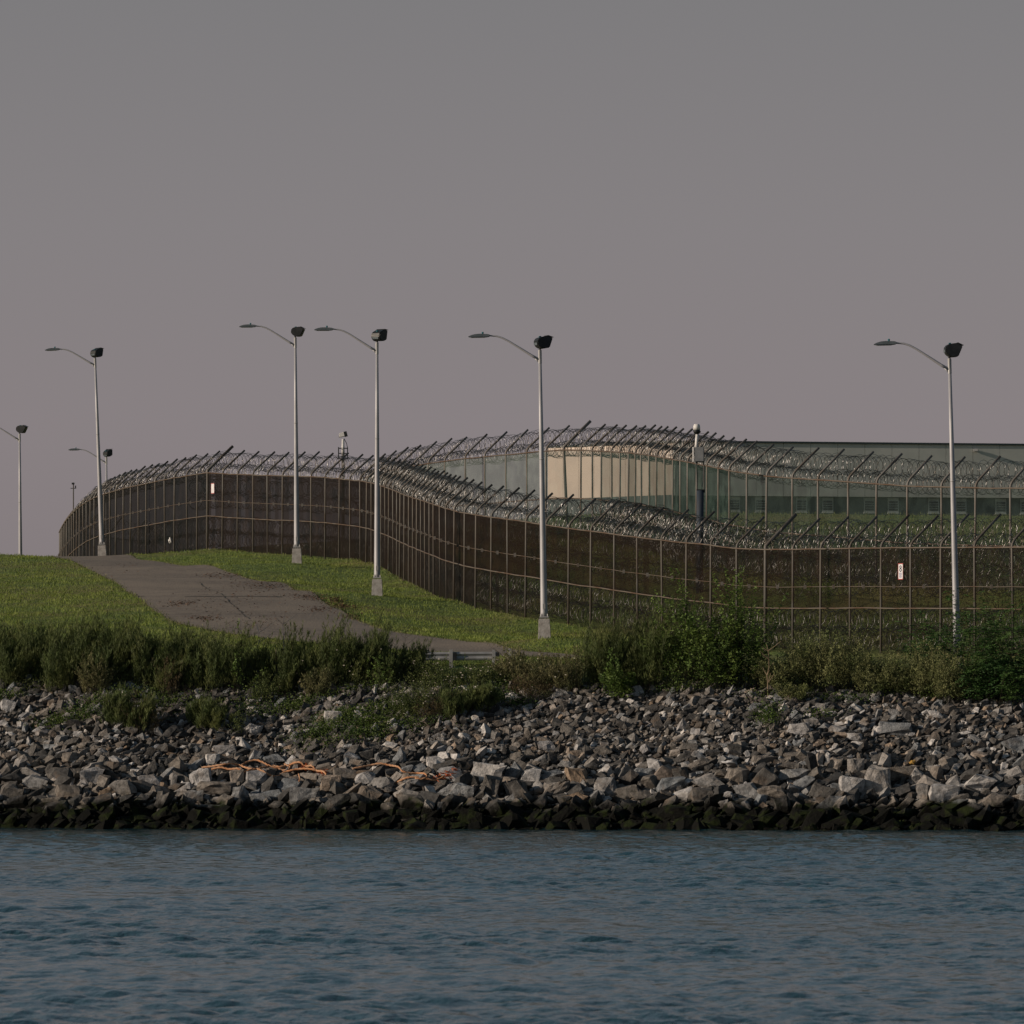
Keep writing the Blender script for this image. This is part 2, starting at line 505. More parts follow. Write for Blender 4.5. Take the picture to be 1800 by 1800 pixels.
def walk(pxs, i0, y0):
    """depth of every post so that neighbours stand one bay apart"""
    Ys = {i0: y0}
    for step in (1, -1):
        i = i0
        while 0 <= i + step < len(pxs):
            Y = Ys[i]
            x0 = X(pxs[i], Y)
            j = i + step
            lo, hi = (Y, Y + BAY * 1.3) if step == 1 else (Y - BAY * 1.3, Y)
            best, bd = None, 1e9
            for t in np.linspace(lo, hi, 400):
                d = abs(math.hypot(X(pxs[j], t) - x0, t - Y) - BAY)
                if d < bd - 1e-9:
                    bd, best = d, t
            Ys[j] = best
            i = j
    return [Ys[k] for k in range(len(pxs))]
OUT_Y = walk(OUT_PX, 3, 287.0)
IN_Y = walk(IN_PX, 3, 306.0)
FH = 4.6
OUT = [(X(p, y), y, P(p, interp(OUT_RAIL, p), y).z) for p, y in zip(OUT_PX, OUT_Y)]
INN = [(X(p, y), y, P(p, interp(IN_RAIL, p), y).z) for p, y in zip(IN_PX, IN_Y)]
# past the last visible post the outer fence bends away behind the hill
lx, ly, lz = OUT[-1]
for k in range(1, 5):
    OUT.append((lx + 1.6 * k, ly + 1.8 * k, lz - 0.12 * k))

ROAD_L = [(70, 991, 425), (97, 983, 400), (167, 1007, 372), (207, 1027, 350), (240, 1050, 333), (267, 1073, 320), (300, 1093, 311), (335, 1103, 306), (420, 1118, 300), (520, 1130, 295), (650, 1140, 291), (800, 1150, 288), (950, 1156, 286), (1050, 1160, 285)]
ROAD_R = [(195, 989, 425), (233, 983, 402), (333, 997, 382), (417, 1012, 365), (500, 1025, 352), (533, 1040, 340), (573, 1063, 327), (600, 1073, 322), (640, 1097, 312), (690, 1112, 306), (773, 1123, 301), (840, 1132, 297), (890, 1142, 293), (930, 1148, 290)]
LAMPS = [  # px base, py base, Y, px top, py top, flood turn, label
    (36.5, 1012, 470, 34.5, 772), (180, 980, 423, 167, 640), (522, 988, 376, 519, 605), (663, 1045, 335, 662.7, 615), (957, 1118, 295, 949, 630), (1684, 1195, 279.6, 1669, 646), (188, 985, 552, 187, 812)]

ctrl = []
for x, y, z in OUT[::3]:
    ctrl.append((x, y, z - FH))
for x, y, z in INN[::3]:
    ctrl.append((x, y, z - FH))
for a in ROAD_L[1:] + ROAD_R[1:]:
    ctrl.append(tuple(P(*a)))
for l in LAMPS[1:6]:
    ctrl.append(tuple(P(l[0], l[1], l[2])))
ctrl.append((X(36, 470), 470, 12.4)); ctrl.append((X(100, 470), 470, 12.6)); ctrl.append((X(-100, 470), 470, 12.2)); ctrl.append((X(50, 520), 520, 11))
for px in (-250, -120, 0, 60):
    for py, Y in ((975, 400), (1000, 375), (1040, 342), (1100, 306), (1150, 289)):
        ctrl.append(tuple(P(px, py + (4 if px >= 60 else 0), Y)))
ctrl.append(tuple(P(90, 1020, 360)))
for px in (-300, -100, 100, 300, 500, 700, 900, 1100, 1300, 1500, 1700, 1950, 2200):
    top = 1178 if px < 1100 else 1176
    ctrl.append(tuple(P(px, top, 283.0 if px < 1500 else 281)))
    ctrl.append(tuple(P(px, 1208, 278.5)))
for px in (250, 300, 360):
    ctrl.append(tuple(P(px, 975, 405)))
for px, py, Y in ((100, 986, 412), (140, 987, 412), (180, 986, 413), (215, 984, 414), (-150, 981, 412), (-60, 980, 412), (0, 981, 412), (50, 983, 412), (120, 986, 388), (-200, 992, 425), (-60, 992, 425), (30, 990, 425), (90, 990, 425), (150, 990, 428), (190, 990, 430), (60, 1004, 445), (150, 1002, 445), (230, 988, 428)):
    ctrl.append(tuple(P(px, py, Y)))
for px in (1000, 1183, 1400, 1600, 1800, 2000):
    ctrl.append((X(px, 484), 484, P(px, 909, 484).z))
for px in (1350, 1500, 1650, 1800, 1950):
    ctrl.append(tuple(P(px, 985, 335)))
for px in (1050, 1200, 1350, 1500, 1650, 1800, 1950):
    ctrl.append(tuple(P(px, 945, 372)))
    ctrl.append(tuple(P(px, 930, 410)))
    ctrl.append(tuple(P(px, 918, 450)))
ctrl.append(tuple(P(800, 925, 450))); ctrl.append(tuple(P(650, 960, 450))); ctrl.append(tuple(P(400, 985, 450)))
for x, y, z in ((-90, 620, 9), (0, 640, 13), (90, 640, 18), (-120, 800, 8), (0, 800, 9), (120, 800, 10), (-80, 300, 6.8), (-80, 400, 13), (-100, 500, 10), (80, 290, 7.0), (70, 400, 15.8), (85, 470, 18.6), (85, 560, 19.5)):
    ctrl.append((x, y, z))
ctrl = np.array(ctrl)
CS = 50.0
cx = ctrl[:, :2] / CS
def tk(r):
    return np.where(r > 1e-9, r * r * np.log(np.maximum(r, 1e-9)), 0.0)
n = len(cx)
K = tk(np.linalg.norm(cx[:, None] - cx[None], axis=2)) + np.eye(n) * 0.0012
Pm = np.hstack([np.ones((n, 1)), cx])
A = np.zeros((n + 3, n + 3)); A[:n, :n] = K; A[:n, n:] = Pm; A[n:, :n] = Pm.T
sol = np.linalg.solve(A, np.concatenate([ctrl[:, 2], np.zeros(3)]))
def yfoot(x):
    return 267.0 - x * 0.17 + 0.35 * np.sin(x * 0.45) + 0.2 * np.sin(x * 1.3 + 1)
def ground(x, y):
    x = np.atleast_1d(np.asarray(x, dtype=float)); y = np.atleast_1d(np.asarray(y, dtype=float))
    out = np.empty(len(x))
    for s in range(0, len(x), 20000):
        q = np.stack([np.clip(x[s:s + 20000], -130, 130), np.clip(y[s:s + 20000], 262, 820)], 1) / CS
        out[s:s + 20000] = tk(np.linalg.norm(q[:, None] - cx[None], axis=2)) @ sol[:n] + np.hstack([np.ones((len(q), 1)), q]) @ sol[n:]
    bank = (y - yfoot(x)) * 0.47 - 0.05
    k = 0.5
    h = np.clip(0.5 + 0.5 * (bank - out) / k, 0, 1)
    z = bank * (1 - h) + out * h - k * h * (1 - h)
    z = np.maximum(z, -2.5)
    far = np.clip((y - 640) / 200, 0, 1)
    return z * (1 - far) + 6.0 * far
def gz(x, y):
    return float(ground([x], [y])[0])
def hit(px, py, y0=255.0, y1=520.0, lift=0.0):
    """where the line of sight through (px, py) first meets the ground"""
    Ys = np.arange(y0, y1, 0.05)
    xs = (px - 900.0) / F * Ys
    zs = H - (py - YH) / F * Ys
    g = ground(xs, Ys) + lift
    i = int(np.argmax(g >= zs))
    if g[i] < zs[i]:
        i = len(Ys) - 1
    return Vector((xs[i], Ys[i], zs[i]))

def grid(name, xs2, ys2, zf, m, kind='structure', smooth=True):
    """xs2, ys2: (rows, cols)"""
    r, c = xs2.shape
    z = zf(xs2.ravel(), ys2.ravel())
    v = np.stack([xs2.ravel(), ys2.ravel(), z], 1)
    i = np.arange(r * c).reshape(r, c)
    f = np.stack([i[:-1, :-1].ravel(), i[:-1, 1:].ravel(), i[1:, 1:].ravel(), i[1:, :-1].ravel()], 1)
    o = mesh_arrays(name, v, f, m, smooth=smooth)
    o['kind'] = kind
    return o

# ---- ground sheet
gx = np.concatenate([np.linspace(-2500, -70, 14)[:-1], np.linspace(-70, -26, 30)[:-1], np.linspace(-26, 30, 150)[:-1], np.linspace(30, 90, 30)[:-1], np.linspace(90, 2500, 14)])
gy = np.concatenate([np.linspace(250, 262, 6)[:-1], np.linspace(262, 300, 100)[:-1], np.linspace(300, 430, 150)[:-1], np.linspace(430, 640, 60)[:-1], np.linspace(640, 5000, 24)])
GX, GY = np.meshgrid(gx, gy)
grid('ground', GX, GY, ground, M['ground'])

# ---- water sheet with real wavelets
wy = [40.0]
while wy[-1] < 276:
    wy.append(wy[-1] + max(0.145, 0.0000055 * wy[-1] ** 2) if wy[-1] > 74 else wy[-1] + 1.0)
wy = np.array(wy)
wu = np.concatenate([[-40, -12, -4, -2], np.linspace(-1.5, 1.5, 310), [2, 4, 12, 40]])   # x over y, in half frame widths
WX = wu[None, :] * wy[:, None] * 900.0 / F
WX[:, :4] = wu[None, :4] * 40; WX[:, -4:] = wu[None, -4:] * 40
WY = np.repeat(wy[:, None], len(wu), 1)
wr = np.random.RandomState(5)
def waves(x, y):
    z = np.zeros_like(x)
    patch = 0.5 + 0.5 * np.sin(x * 0.13 + 0.11 * y + 1.7 * np.sin(y * 0.045)) * np.sin(0.083 * y - x * 0.07 + 0.8)
    patch = 0.40 + 0.80 * patch
    res = np.maximum(0.145, 0.0000055 * y ** 2) * 2.6
    for k in range(80):
        lam = 0.55 * (3.0 ** wr.rand())
        th = wr.normal(math.radians(75), 1.1)
        ph = wr.rand() * 6.28
        amp = 0.0040 * lam ** 0.85
        kk = 2 * math.pi / lam
        fade = np.clip((lam - res * 0.8) / (res * 0.6), 0, 1)
        if k >= 60:
            lam = 1.1 * (2.8 ** wr.rand()); kk = 2 * math.pi / lam; amp = 0.0042 * lam; fade = np.clip((lam - res * 0.8) / (res * 0.6), 0, 1) * np.clip((y - 70) / 90, 0.25, 1)
        arg = kk * (x * math.cos(th) + y * math.sin(th)) + ph
        z += amp * fade * patch * (np.sin(arg) + 0.25 * np.sin(2 * arg + 1.2))
    return z * np.clip((1.5 - np.abs(x) / (np.maximum(y, 1) * 900.0 / F)) / 0.25, 0, 1)
water = grid('water', WX, WY, waves, M['water'])

# ---- road
def road():
    def line(tab, u):
        pts = np.array([tuple(P(*a))[:2] for a in tab])
        t = np.linspace(0, 1, len(pts))
        return np.stack([np.interp(u, t, pts[:, 0]), np.interp(u, t, pts[:, 1])], 1)
    u = np.linspace(0, 1, 170)
    a, b = line(ROAD_L, u), line(ROAD_R, u)
    ker = np.ones(9) / 9
    for q in (a, b):
        for c in range(2):
            q[4:-4, c] = np.convolve(q[:, c], ker, 'valid')
    w = np.linspace(0, 1, 26)
    rx = a[:, None, 0] * (1 - w) + b[:, None, 0] * w
    ry = a[:, None, 1] * (1 - w) + b[:, None, 1] * w
    return a, b, rx, ry
RA, RB, RX, RY = road()
rd = grid('road', RX, RY, lambda x, y: ground(x, y) + 0.05, M['road'])
road_poly = np.concatenate([RA, RB[::-1]])
def in_road(x, y):
    inside = np.zeros(len(x), dtype=bool)
    px_, py_ = road_poly[:, 0], road_poly[:, 1]
    j = len(px_) - 1
    for i in range(len(px_)):
        c = ((py_[i] > y) != (py_[j] > y)) & (x < (px_[j] - px_[i]) * (y - py_[i]) / (py_[j] - py_[i] + 1e-12) + px_[i])
        inside ^= c
        j = i
    return inside
def crack(pxs, w=0.05):
    pts = []
    for px, py in pxs:
        q = hit(px, py, 284, 420, 0.05)
        pts.append(q)
    vs, fs = [], []
    fine = []
    for i in range(len(pts) - 1):
        k = max(2, int((pts[i + 1] - pts[i]).length / 0.8))
        for t in range(k):
            q = pts[i].lerp(pts[i + 1], t / k)
            fine.append((q.x + R.uniform(-.06, .06), q.y + R.uniform(-.12, .12)))
    for i in range(len(fine)):
        a = fine[max(0, i - 1)]; b = fine[min(len(fine) - 1, i + 1)]
        d = Vector((b[0] - a[0], b[1] - a[1])).normalized()
        nx, ny = -d.y, d.x
        ww = w * R.uniform(0.4, 1.3)
        for s in (-1, 1):
            x, y = fine[i][0] + nx * ww * s, fine[i][1] + ny * ww * s
            vs.append((x, y, gz(x, y) + 0.062))
    for i in range(len(fine) - 1):
        fs.append((2 * i, 2 * i + 1, 2 * i + 3, 2 * i + 2))
    mesh_arrays('crack', vs, fs, M['crack'], rd)
crack([(325, 1049), (400, 1048.5), (470, 1049), (525, 1050)], 0.16)
crack([(350, 1024), (385, 1042), (415, 1068), (440, 1090)], 0.025)
crack([(240, 1048.5), (262, 1049)], 0.25)
crack([(430, 1120), (480, 1121)], 0.14)

# leaf litter and small stones along the road
def litter():
    vs, fs, tn = [], [], []
    spots = [(600, 1066, 30, 7, 330), (545, 1050, 40, 4, 240), (470, 1030, 60, 6, 260), (390, 1012, 50, 4, 160), (560, 1072, 30, 3, 120), (620, 1085, 20, 6, 160), (320, 1062, 36, 4, 170), (360, 1088, 26, 4, 150), (590, 1055, 18, 4, 200), (420, 1060, 120, 34, 260), (450, 1095, 60, 14, 90), (200, 1000, 60, 12, 40)]
    for px, py, sx, sy, k in spots:
        c = hit(px, py, 284, 420, 0.05)
        dy = (hit(px, py - sy, 284, 420).y - c.y)
        for _ in range(k):
            x = c.x + R.gauss(0, 0.5) * sx / F * c.y
            y = c.y + R.gauss(0, 0.5) * max(dy, 0.4)
            z = gz(x, y) + 0.075
            r = R.uniform(0.03, 0.085)
            a = R.uniform(0, 6.28)
            n0 = len(vs)
            for t in range(4):
                rr = r * (1.0 if t % 2 == 0 else 0.5)
                vs.append((x + rr * math.cos(a + t * 1.57), y + rr * math.sin(a + t * 1.57), z + R.uniform(-0.01, 0.04)))
            fs.append((n0, n0 + 1, n0 + 2, n0 + 3)); tn.append(R.random())
    o = mesh_arrays('leaf_litter', vs, fs, M['litter'], tone=tn)
    tag(o, 'dry brown leaf litter scattered over the asphalt road edges', 'leaf litter', kind='stuff')
litter()

# ------------------------------------------------------------------ fences
def smooth_dirs(line):
    res = []
    for i in range(len(line)):
        a = line[max(0, i - 1)]; b = line[min(len(line) - 1, i + 1)]
        d = Vector((b[0] - a[0], b[1] - a[1], 0)).normalized()
        nrm = Vector((-d.y, d.x, 0))
        if nrm.x < 0: nrm = -nrm
        res.append((d, nrm))
    return res

def helix(path, offs, rad, pitch, rs, wire=0.016, sides=3, seg=13, jit=0.17, two=True, squash=1.0, lean=0.0):
    """concertina coil: path = list of (point, inward normal); returns verts, faces, tone"""
    pts = np.array([tuple(p + nrm * offs[0] + Vector((0, 0, offs[1]))) for p, nrm in path])
    nr = np.array([tuple(nrm) for _, nrm in path])
    seglen = np.linalg.norm(np.diff(pts, axis=0), axis=1)
    cum = np.concatenate([[0], np.cumsum(seglen)])
    V, Fc, T = [], [], []
    base = 0
    for hand in ((1, -1) if two else (1,)):
        turns = cum[-1] / pitch
        m = int(turns * seg)
        t = np.linspace(0, 1, m)
        s = t * cum[-1]
        # uneven stretching of the coil
        wob = sum(a * np.sin(s * f + ph) for a, f, ph in ((0.22 * pitch * 3, 0.9, rs.rand() * 6), (0.10 * pitch * 3, 2.7, rs.rand() * 6)))
        sj = np.clip(s + wob, 0, cum[-1])
        c = np.stack([np.interp(sj, cum, pts[:, k]) for k in range(3)], 1)
        nn = np.stack([np.interp(sj, cum, nr[:, k]) for k in range(3)], 1)
        nn /= np.linalg.norm(nn, axis=1)[:, None]
        ph = hand * 2 * math.pi * t * turns + (0 if hand > 0 else 1.1)
        k = np.floor(t * turns * 2).astype(int)
        jr = rs.uniform(-jit, jit, k.max() + 2)
        f_ = t * turns * 2 - k
        rr = rad * (1 + jr[k] * (1 - f_) + jr[k + 1] * f_)
        sag = 0.12 * rad * np.sin(s * 2.57 + rs.rand() * 6) + 0.10 * rad * np.sin(s * 0.7 + rs.rand() * 6)
        pos = c + nn * (np.cos(ph) * rr)[:, None]
        pos[:, 2] += np.sin(ph) * rr * squash + sag
        d = np.gradient(pos, axis=0)
        d /= np.linalg.norm(d, axis=1)[:, None] + 1e-9
        up = np.array([0, 0, 1.0])
        a = np.cross(d, up); a /= np.linalg.norm(a, axis=1)[:, None] + 1e-9
        b = np.cross(a, d)
        w = wire * 0.60 * (1 + 0.4 * (np.arange(m) % 2))
        rings = np.stack([pos + (a * math.cos(q) + b * math.sin(q)) * w[:, None] for q in np.arange(sides) * 2 * math.pi / sides], 1)
        V.append(rings.reshape(-1, 3))
        idx = np.arange(m * sides).reshape(m, sides) + base
        base += m * sides
        for q in range(sides):
            u = (q + 1) % sides
            Fc.append(np.stack([idx[:-1, q], idx[:-1, u], idx[1:, u], idx[1:, q]], 1))
            T.append(rs.rand(m - 1) * 0.3 + np.repeat(rs.rand(m // 5 + 2), 5)[:m - 1] * 0.7)
    return np.concatenate(V), np.concatenate(Fc), np.concatenate(T)

def build_fence(name, line, label, pm, meshm, thick, coils, skip_below=None, clamps=True, horiz=1.40, rise=1.42, meshbase=None):
    x0, y0, z0 = line[0]
    root = empty(name, (x0, y0, z0 - FH))
    tag(root, label, 'fence')
    o0 = Vector((x0, y0, z0 - FH))
    dirs = smooth_dirs(line)
    rs = np.random.RandomState(3)
    path = []
    # posts: one tube each, bent inward at the top
    for i, (x, y, z) in enumerate(line):
        d, nrm = dirs[i]
        big = i in thick
        r = 0.092 if big else 0.060
        b = Vector((x, y, z)) - o0
        tilt = Vector((R.uniform(-0.05, 0.05), R.uniform(-.03, .03), 0)) + (Vector((-0.28, 0, 0)) if (big and name == 'inner_fence') else Vector((0, 0, 0)))
        foot = b - Vector((0, 0, FH + 0.35)) - tilt
        L_ = (1.12 if big else 1.0) * R.uniform(0.97, 1.03)
        w = nrm * horiz * L_
        pts = [foot, b + Vector((0, 0, 0.02))]
        if big:
            pts += [b + Vector((0, 0, 0.16)), b + w * 0.06 + Vector((0, 0, 0.24))]
        else:
            pts += [b + w * 0.015 + Vector((0, 0, 0.14)), b + w * 0.07 + Vector((0, 0, 0.27)), b + w * 0.17 + Vector((0, 0, 0.41))]
        pts += [b + w + Vector((0, 0, rise * L_))]
        m = MB()
        m.tube(pts, r, 6)
        m.build('post', pm, root, smooth=True)
        path.append((Vector((x, y, z)), nrm))
    # rails: one length per bay
    mids = -2.60
    for kind, dz, rr in (('top_rail', 0.0, 0.038), ('middle_rail', mids, 0.034)) + ((('tension_rail', -1.66, 0.017),) if clamps else ()):
        for i in range(len(line) - 1):
            a = Vector(line[i]) - o0; b = Vector(line[i + 1]) - o0
            off = dirs[i][1] * -0.055
            m = MB()
            m.tube([a + off + Vector((0, 0, dz)), a.lerp(b, 0.5) + off + Vector((0, 0, dz + R.uniform(-0.02, 0.015))), b + off + Vector((0, 0, dz))], rr, 5, cap=False)
            m.build(kind, M['rail'], root, smooth=True)
    # sheets of mesh, one per bay
    for i in range(len(line) - 1):
        a = Vector(line[i]) - o0; b = Vector(line[i + 1]) - o0
        off = dirs[i][1] * -0.012
        g = -FH + 0.02
        k = 5
        if meshm is M['meshbrown']:
            mm = M['meshblack'] if i >= 57 else M['meshclose'] if i >= 47 else (M['meshrust'] if 26 <= i <= 46 and R.random() < 0.8 else (M['meshrust'] if R.random() < 0.12 else M['meshbrown']))
            ml = mm if i >= 30 else M['meshthin']
        else:
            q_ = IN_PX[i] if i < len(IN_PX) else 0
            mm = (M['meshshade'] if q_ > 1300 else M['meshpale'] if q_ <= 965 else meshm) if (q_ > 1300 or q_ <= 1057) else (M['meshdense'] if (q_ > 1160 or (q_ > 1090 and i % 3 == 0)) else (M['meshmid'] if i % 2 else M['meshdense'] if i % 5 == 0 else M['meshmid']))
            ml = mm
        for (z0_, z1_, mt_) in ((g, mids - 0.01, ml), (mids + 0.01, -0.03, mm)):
            vs = []
            for t in range(k):
                bow = math.sin(math.pi * t / (k - 1)) * R.uniform(-0.02, 0.03)
                q = a.lerp(b, t / (k - 1)) + off + dirs[i][1] * bow
                vs.append(q + Vector((0, 0, z0_))); vs.append(q + Vector((0, 0, z1_)))
            MB().add(vs, [(2 * t, 2 * t + 2, 2 * t + 3, 2 * t + 1) for t in range(k - 1)]).build('mesh_panel', mt_, root)
    if clamps:
        for i in range(len(line) - 1):
            if i < 3: continue
            a = Vector(line[i]) - o0; b = Vector(line[i + 1]) - o0
            q = a.lerp(b, 0.5) + Vector((0, 0, -1.66)) + dirs[i][1] * -0.10
            m = MB().box(q, (0.11, 0.09, 0.17))
            m.build('clamp', M['post2'], root)
    for (cn, offs, rad, pitch, i0, i1, wire, seg) in coils:
        v, f, t = helix(path[i0:i1], offs, rad, pitch, rs, wire=wire, seg=seg)
        v = v - np.array(tuple(o0))
        mesh_arrays(cn, v, f, M['razor'], root, tone=t, smooth=True)
    return root, path

outer, opath = build_fence('outer_fence', OUT, 'long rusty brown mesh fence nearest the water, with razor wire along its bent posts', M['post'], M['meshbrown'], {11, 57},
    [('upper_razor_coil', (1.16, 0.74), 0.46, 0.52, 0, None, 0.015, 12),
     ('lower_razor_coil', (0.54, 0.16), 0.40, 0.48, 0, None, 0.016, 12),
     ('inside_razor_coil', (0.50, -0.75), 0.42, 0.55, 0, 60, 0.017, 9),
     ('inside_razor_coil', (0.52, -1.65), 0.42, 0.60, 0, 60, 0.016, 10),
     ('inside_razor_coil', (0.55, -3.10), 0.48, 0.45, 0, 66, 0.018, 10),
     ('inside_razor_coil', (0.75, -3.95), 0.50, 0.45, 0, 66, 0.018, 10)])
inner, ipath = build_fence('inner_fence', INN, 'green mesh fence on the higher ground behind, topped with razor wire', M['post2'], M['meshgreen'], {31},
    [('upper_razor_coil', (1.16, 0.76), 0.44, 0.44, 0, None, 0.015, 12),
     ('lower_razor_coil', (0.52, 0.10), 0.40, 0.40, 0, None, 0.016, 12)], clamps=False)
# loose coils laid on the ground between the fences
def ground_coil(shift, up, rad, rs, pitch, i0, i1, label):
    pth = []
    for (p, nrm) in ipath[i0:i1]:
        q = p - nrm * shift
        pth.append((Vector((q.x, q.y, gz(q.x, q.y) + up)), nrm))
    v, f, t = helix(pth, (0, 0), rad, pitch, rs, wire=0.02, seg=12, jit=0.22)
    o = mesh_arrays('razor_wire_coil', v, f, M['razor'], tone=t, smooth=True)
    tag(o, label, 'razor wire')
ground_coil(0.7, 1.75, 0.50, np.random.RandomState(8), 0.5, 0, 28, 'upper of two loose razor wire coils stacked against the front of the green inner fence')
ground_coil(1.0, 0.8, 0.55, np.random.RandomState(9), 0.6, 0, 28, 'lower of two loose razor wire coils lying on the grass before the inner fence')

# ------------------------------------------------------------------ light poles
def make_lamp():
    root = empty('light_pole', (0, 0, 0))
    PH = 12.0
    m = MB()
    m.box((0, 0, 0.30), (0.56, 0.56, 0.86), taper=0.86)
    m.build('concrete_base', M['conc'], root, bevel=0.015)
    m = MB()
    m.box((0, 0, 0.80), (0.40, 0.40, 0.05))
    for sx in (-1, 1):
        for sy in (-1, 1):
            m.tube([(sx * .15, sy * .15, 0.77), (sx * .15, sy * .15, 0.93)], 0.02, 6)
    m.build('base_plate', M['galv'], root)
    m = MB()
    m.tube([(0, 0, 0.80), (0, 0, 1.0), (0, 0, PH * 0.35), (0, 0, PH * 0.7), (0, 0, PH - 0.02)], [0.165, 0.155, 0.128, 0.095, 0.064], 16)
    m.build('pole', M['pole'], root, smooth=True)
    m = MB()
    m.tube([(0, 0, PH - 0.5), (0, 0, PH + 0.06)], 0.078, 12)
    m.tube([(0, 0, PH + 0.06), (0, 0, PH + 0.10)], 0.05, 10)
    m.build('collar', M['galv'], root)
    MB().box((0.0, -0.155, 1.25), (0.11, 0.03, 0.22)).build('access_cover', M['galv'], root)
    MB().tube([(0, 0, PH * 0.62), (0, 0, PH * 0.62 + 0.05)], 0.108, 16).build('pole_joint', M['galv'], root, smooth=True)
    # arm rising to the left
    pts = [(-0.05, 0, PH - 0.33), (-0.35, 0, PH - 0.17), (-0.9, 0, PH + 0.18), (-1.35, 0, PH + 0.46), (-1.62, 0, PH + 0.60), (-1.85, 0, PH + 0.675), (-2.1, 0, PH + 0.70), (-2.4, 0, PH + 0.71)]
    m = MB()
    m.tube(pts, [0.062, 0.058, 0.048, 0.042, 0.04, 0.038, 0.036, 0.034], 10)
    m.tube([(-0.02, 0, PH - 0.47), (-0.22, 0, PH - 0.27)], 0.035, 8)
    m.build('arm', M['pole'], root, smooth=True)
    # luminaire
    zc = PH + 0.71
    prof = [(-3.10, zc - 0.045), (-2.98, zc + 0.015), (-2.80, zc + 0.06), (-2.60, zc + 0.075), (-2.40, zc + 0.065), (-2.22, zc + 0.055), (-2.14, zc + 0.02), (-2.16, zc - 0.055), (-2.30, zc - 0.075), (-3.0, zc - 0.07)]
    m = MB().prism(prof, -0.16, 0.16)
    lum = m.build('luminaire', M['lumi'], root, bevel=0.02)
    MB().box((-2.66, 0, zc - 0.08), (0.62, 0.24, 0.02)).build('lens', M['lens'], lum)
    MB().tube([(-2.46, 0, zc + 0.06), (-2.46, 0, zc + 0.12), (-2.46, 0, zc + 0.155)], [0.035, 0.05, 0.04], 10).build('photocell', M['cell'], lum)
    return root
def flood_parts(root, turn, tilt, size=1.0):
    PH = 12.0
    m = MB()
    m.tube([(0, 0, PH + 0.08), (0, 0, PH + 0.14)], [0.055, 0.05], 10)
    m.tube([(0, 0, PH + 0.10), (0.0, 0, PH + 0.16), (0.06, 0, PH + 0.22)], [0.045, 0.06, 0.075], 10)
    m.build('flood_bracket', M['dark'], root, smooth=True)
    prof = [(-0.17, -0.20), (-0.27, -0.08), (-0.29, 0.06), (-0.24, 0.17), (-0.14, 0.23), (0.08, 0.255), (0.24, 0.26), (0.44, 0.14), (0.24, -0.25), (0.0, -0.26)]
    m = MB().prism([(x * size, z * size) for x, z in prof], -0.27 * size, 0.27 * size)
    f = m.build('floodlight', M['dark'], root, bevel=0.03)
    f.location = (0.09, 0, PH + 0.37)
    f.rotation_euler = (0, -tilt, turn)
    # dished glass set just inside the sloping mouth, visor lip above
    g = MB().add([(0.36, -0.2, 0.03), (0.36, 0.2, 0.03), (0.262, 0.2, -0.19), (0.262, -0.2, -0.19)], [(0, 1, 2, 3)])
    g.build('flood_glass', M['glass'], f)
    MB().box((-0.05, 0, 0.262), (0.10, 0.06, 0.05)).build('flood_cap', M['cell'], f)
    MB().box((-0.26, 0, -0.02), (0.08, 0.36, 0.10)).build('gear_hatch', M['lumi'], f)
    MB().add([(0.24, -0.275, 0.262), (0.24, 0.275, 0.262), (0.47, 0.275, 0.155), (0.47, -0.275, 0.155), (0.24, -0.275, 0.282), (0.24, 0.275, 0.282), (0.48, 0.275, 0.168), (0.48, -0.275, 0.168)], [(0, 1, 2, 3), (7, 6, 5, 4), (0, 4, 5, 1), (1, 5, 6, 2), (2, 6, 7, 3), (3, 7, 4, 0)]).build('visor', M['dark'], f)
lamp0 = make_lamp()
TURN = [(-0.25, 0.0), (0.75, 0.25), (-0.15, 0.02), (0.9, 0.3), (0.35, 0.12), (0.1, 0.02), (0.8, 0.5)]
LAB = ['light pole at the left edge of the picture, its foot hidden behind the grassy hill',
       'leaning light pole on a concrete foot at the crest where road meets fence',
       'light pole on the grass left of the camera mast, floodlight turned square on',
       'light pole standing where the brown fence turns, beside the curving grass strip',
       'tall light pole on a white concrete base just right of the guardrail end',
       'tallest light pole at far right, its foot hidden in shrubs before the fence',
       'small distant light pole seen behind the far end of the brown fence']
protos = []
for i, l in enumerate(LAMPS):
    o = lamp0 if i == 0 else copy_tree(lamp0)
    protos.append(o)
for i, (bx, by, Y, tx, ty) in enumerate(LAMPS):
    o = protos[i]
    base = P(bx, by, Y)
    if i == 6:
        base = Vector((X(bx, Y), Y, P(tx, ty, Y).z - 12.0))
    if i == 0:
        base = Vector((X(bx, Y), Y, P(tx, ty, Y).z - 12.0))
    top = P(tx, ty, Y)
    top.z += 0.30
    hgt = (top.z - base.z)
    o.location = base
    ang = math.atan2(top.x - base.x, hgt)
    o.rotation_euler = (0, ang, 0)
    k = hgt / 12.0
    o.scale = (1, 1, k)
    flood_parts(o, *TURN[i])
    for ch in o.children:
        pass
    tag(o, LAB[i], 'light pole', 'tall light poles along the perimeter fence')

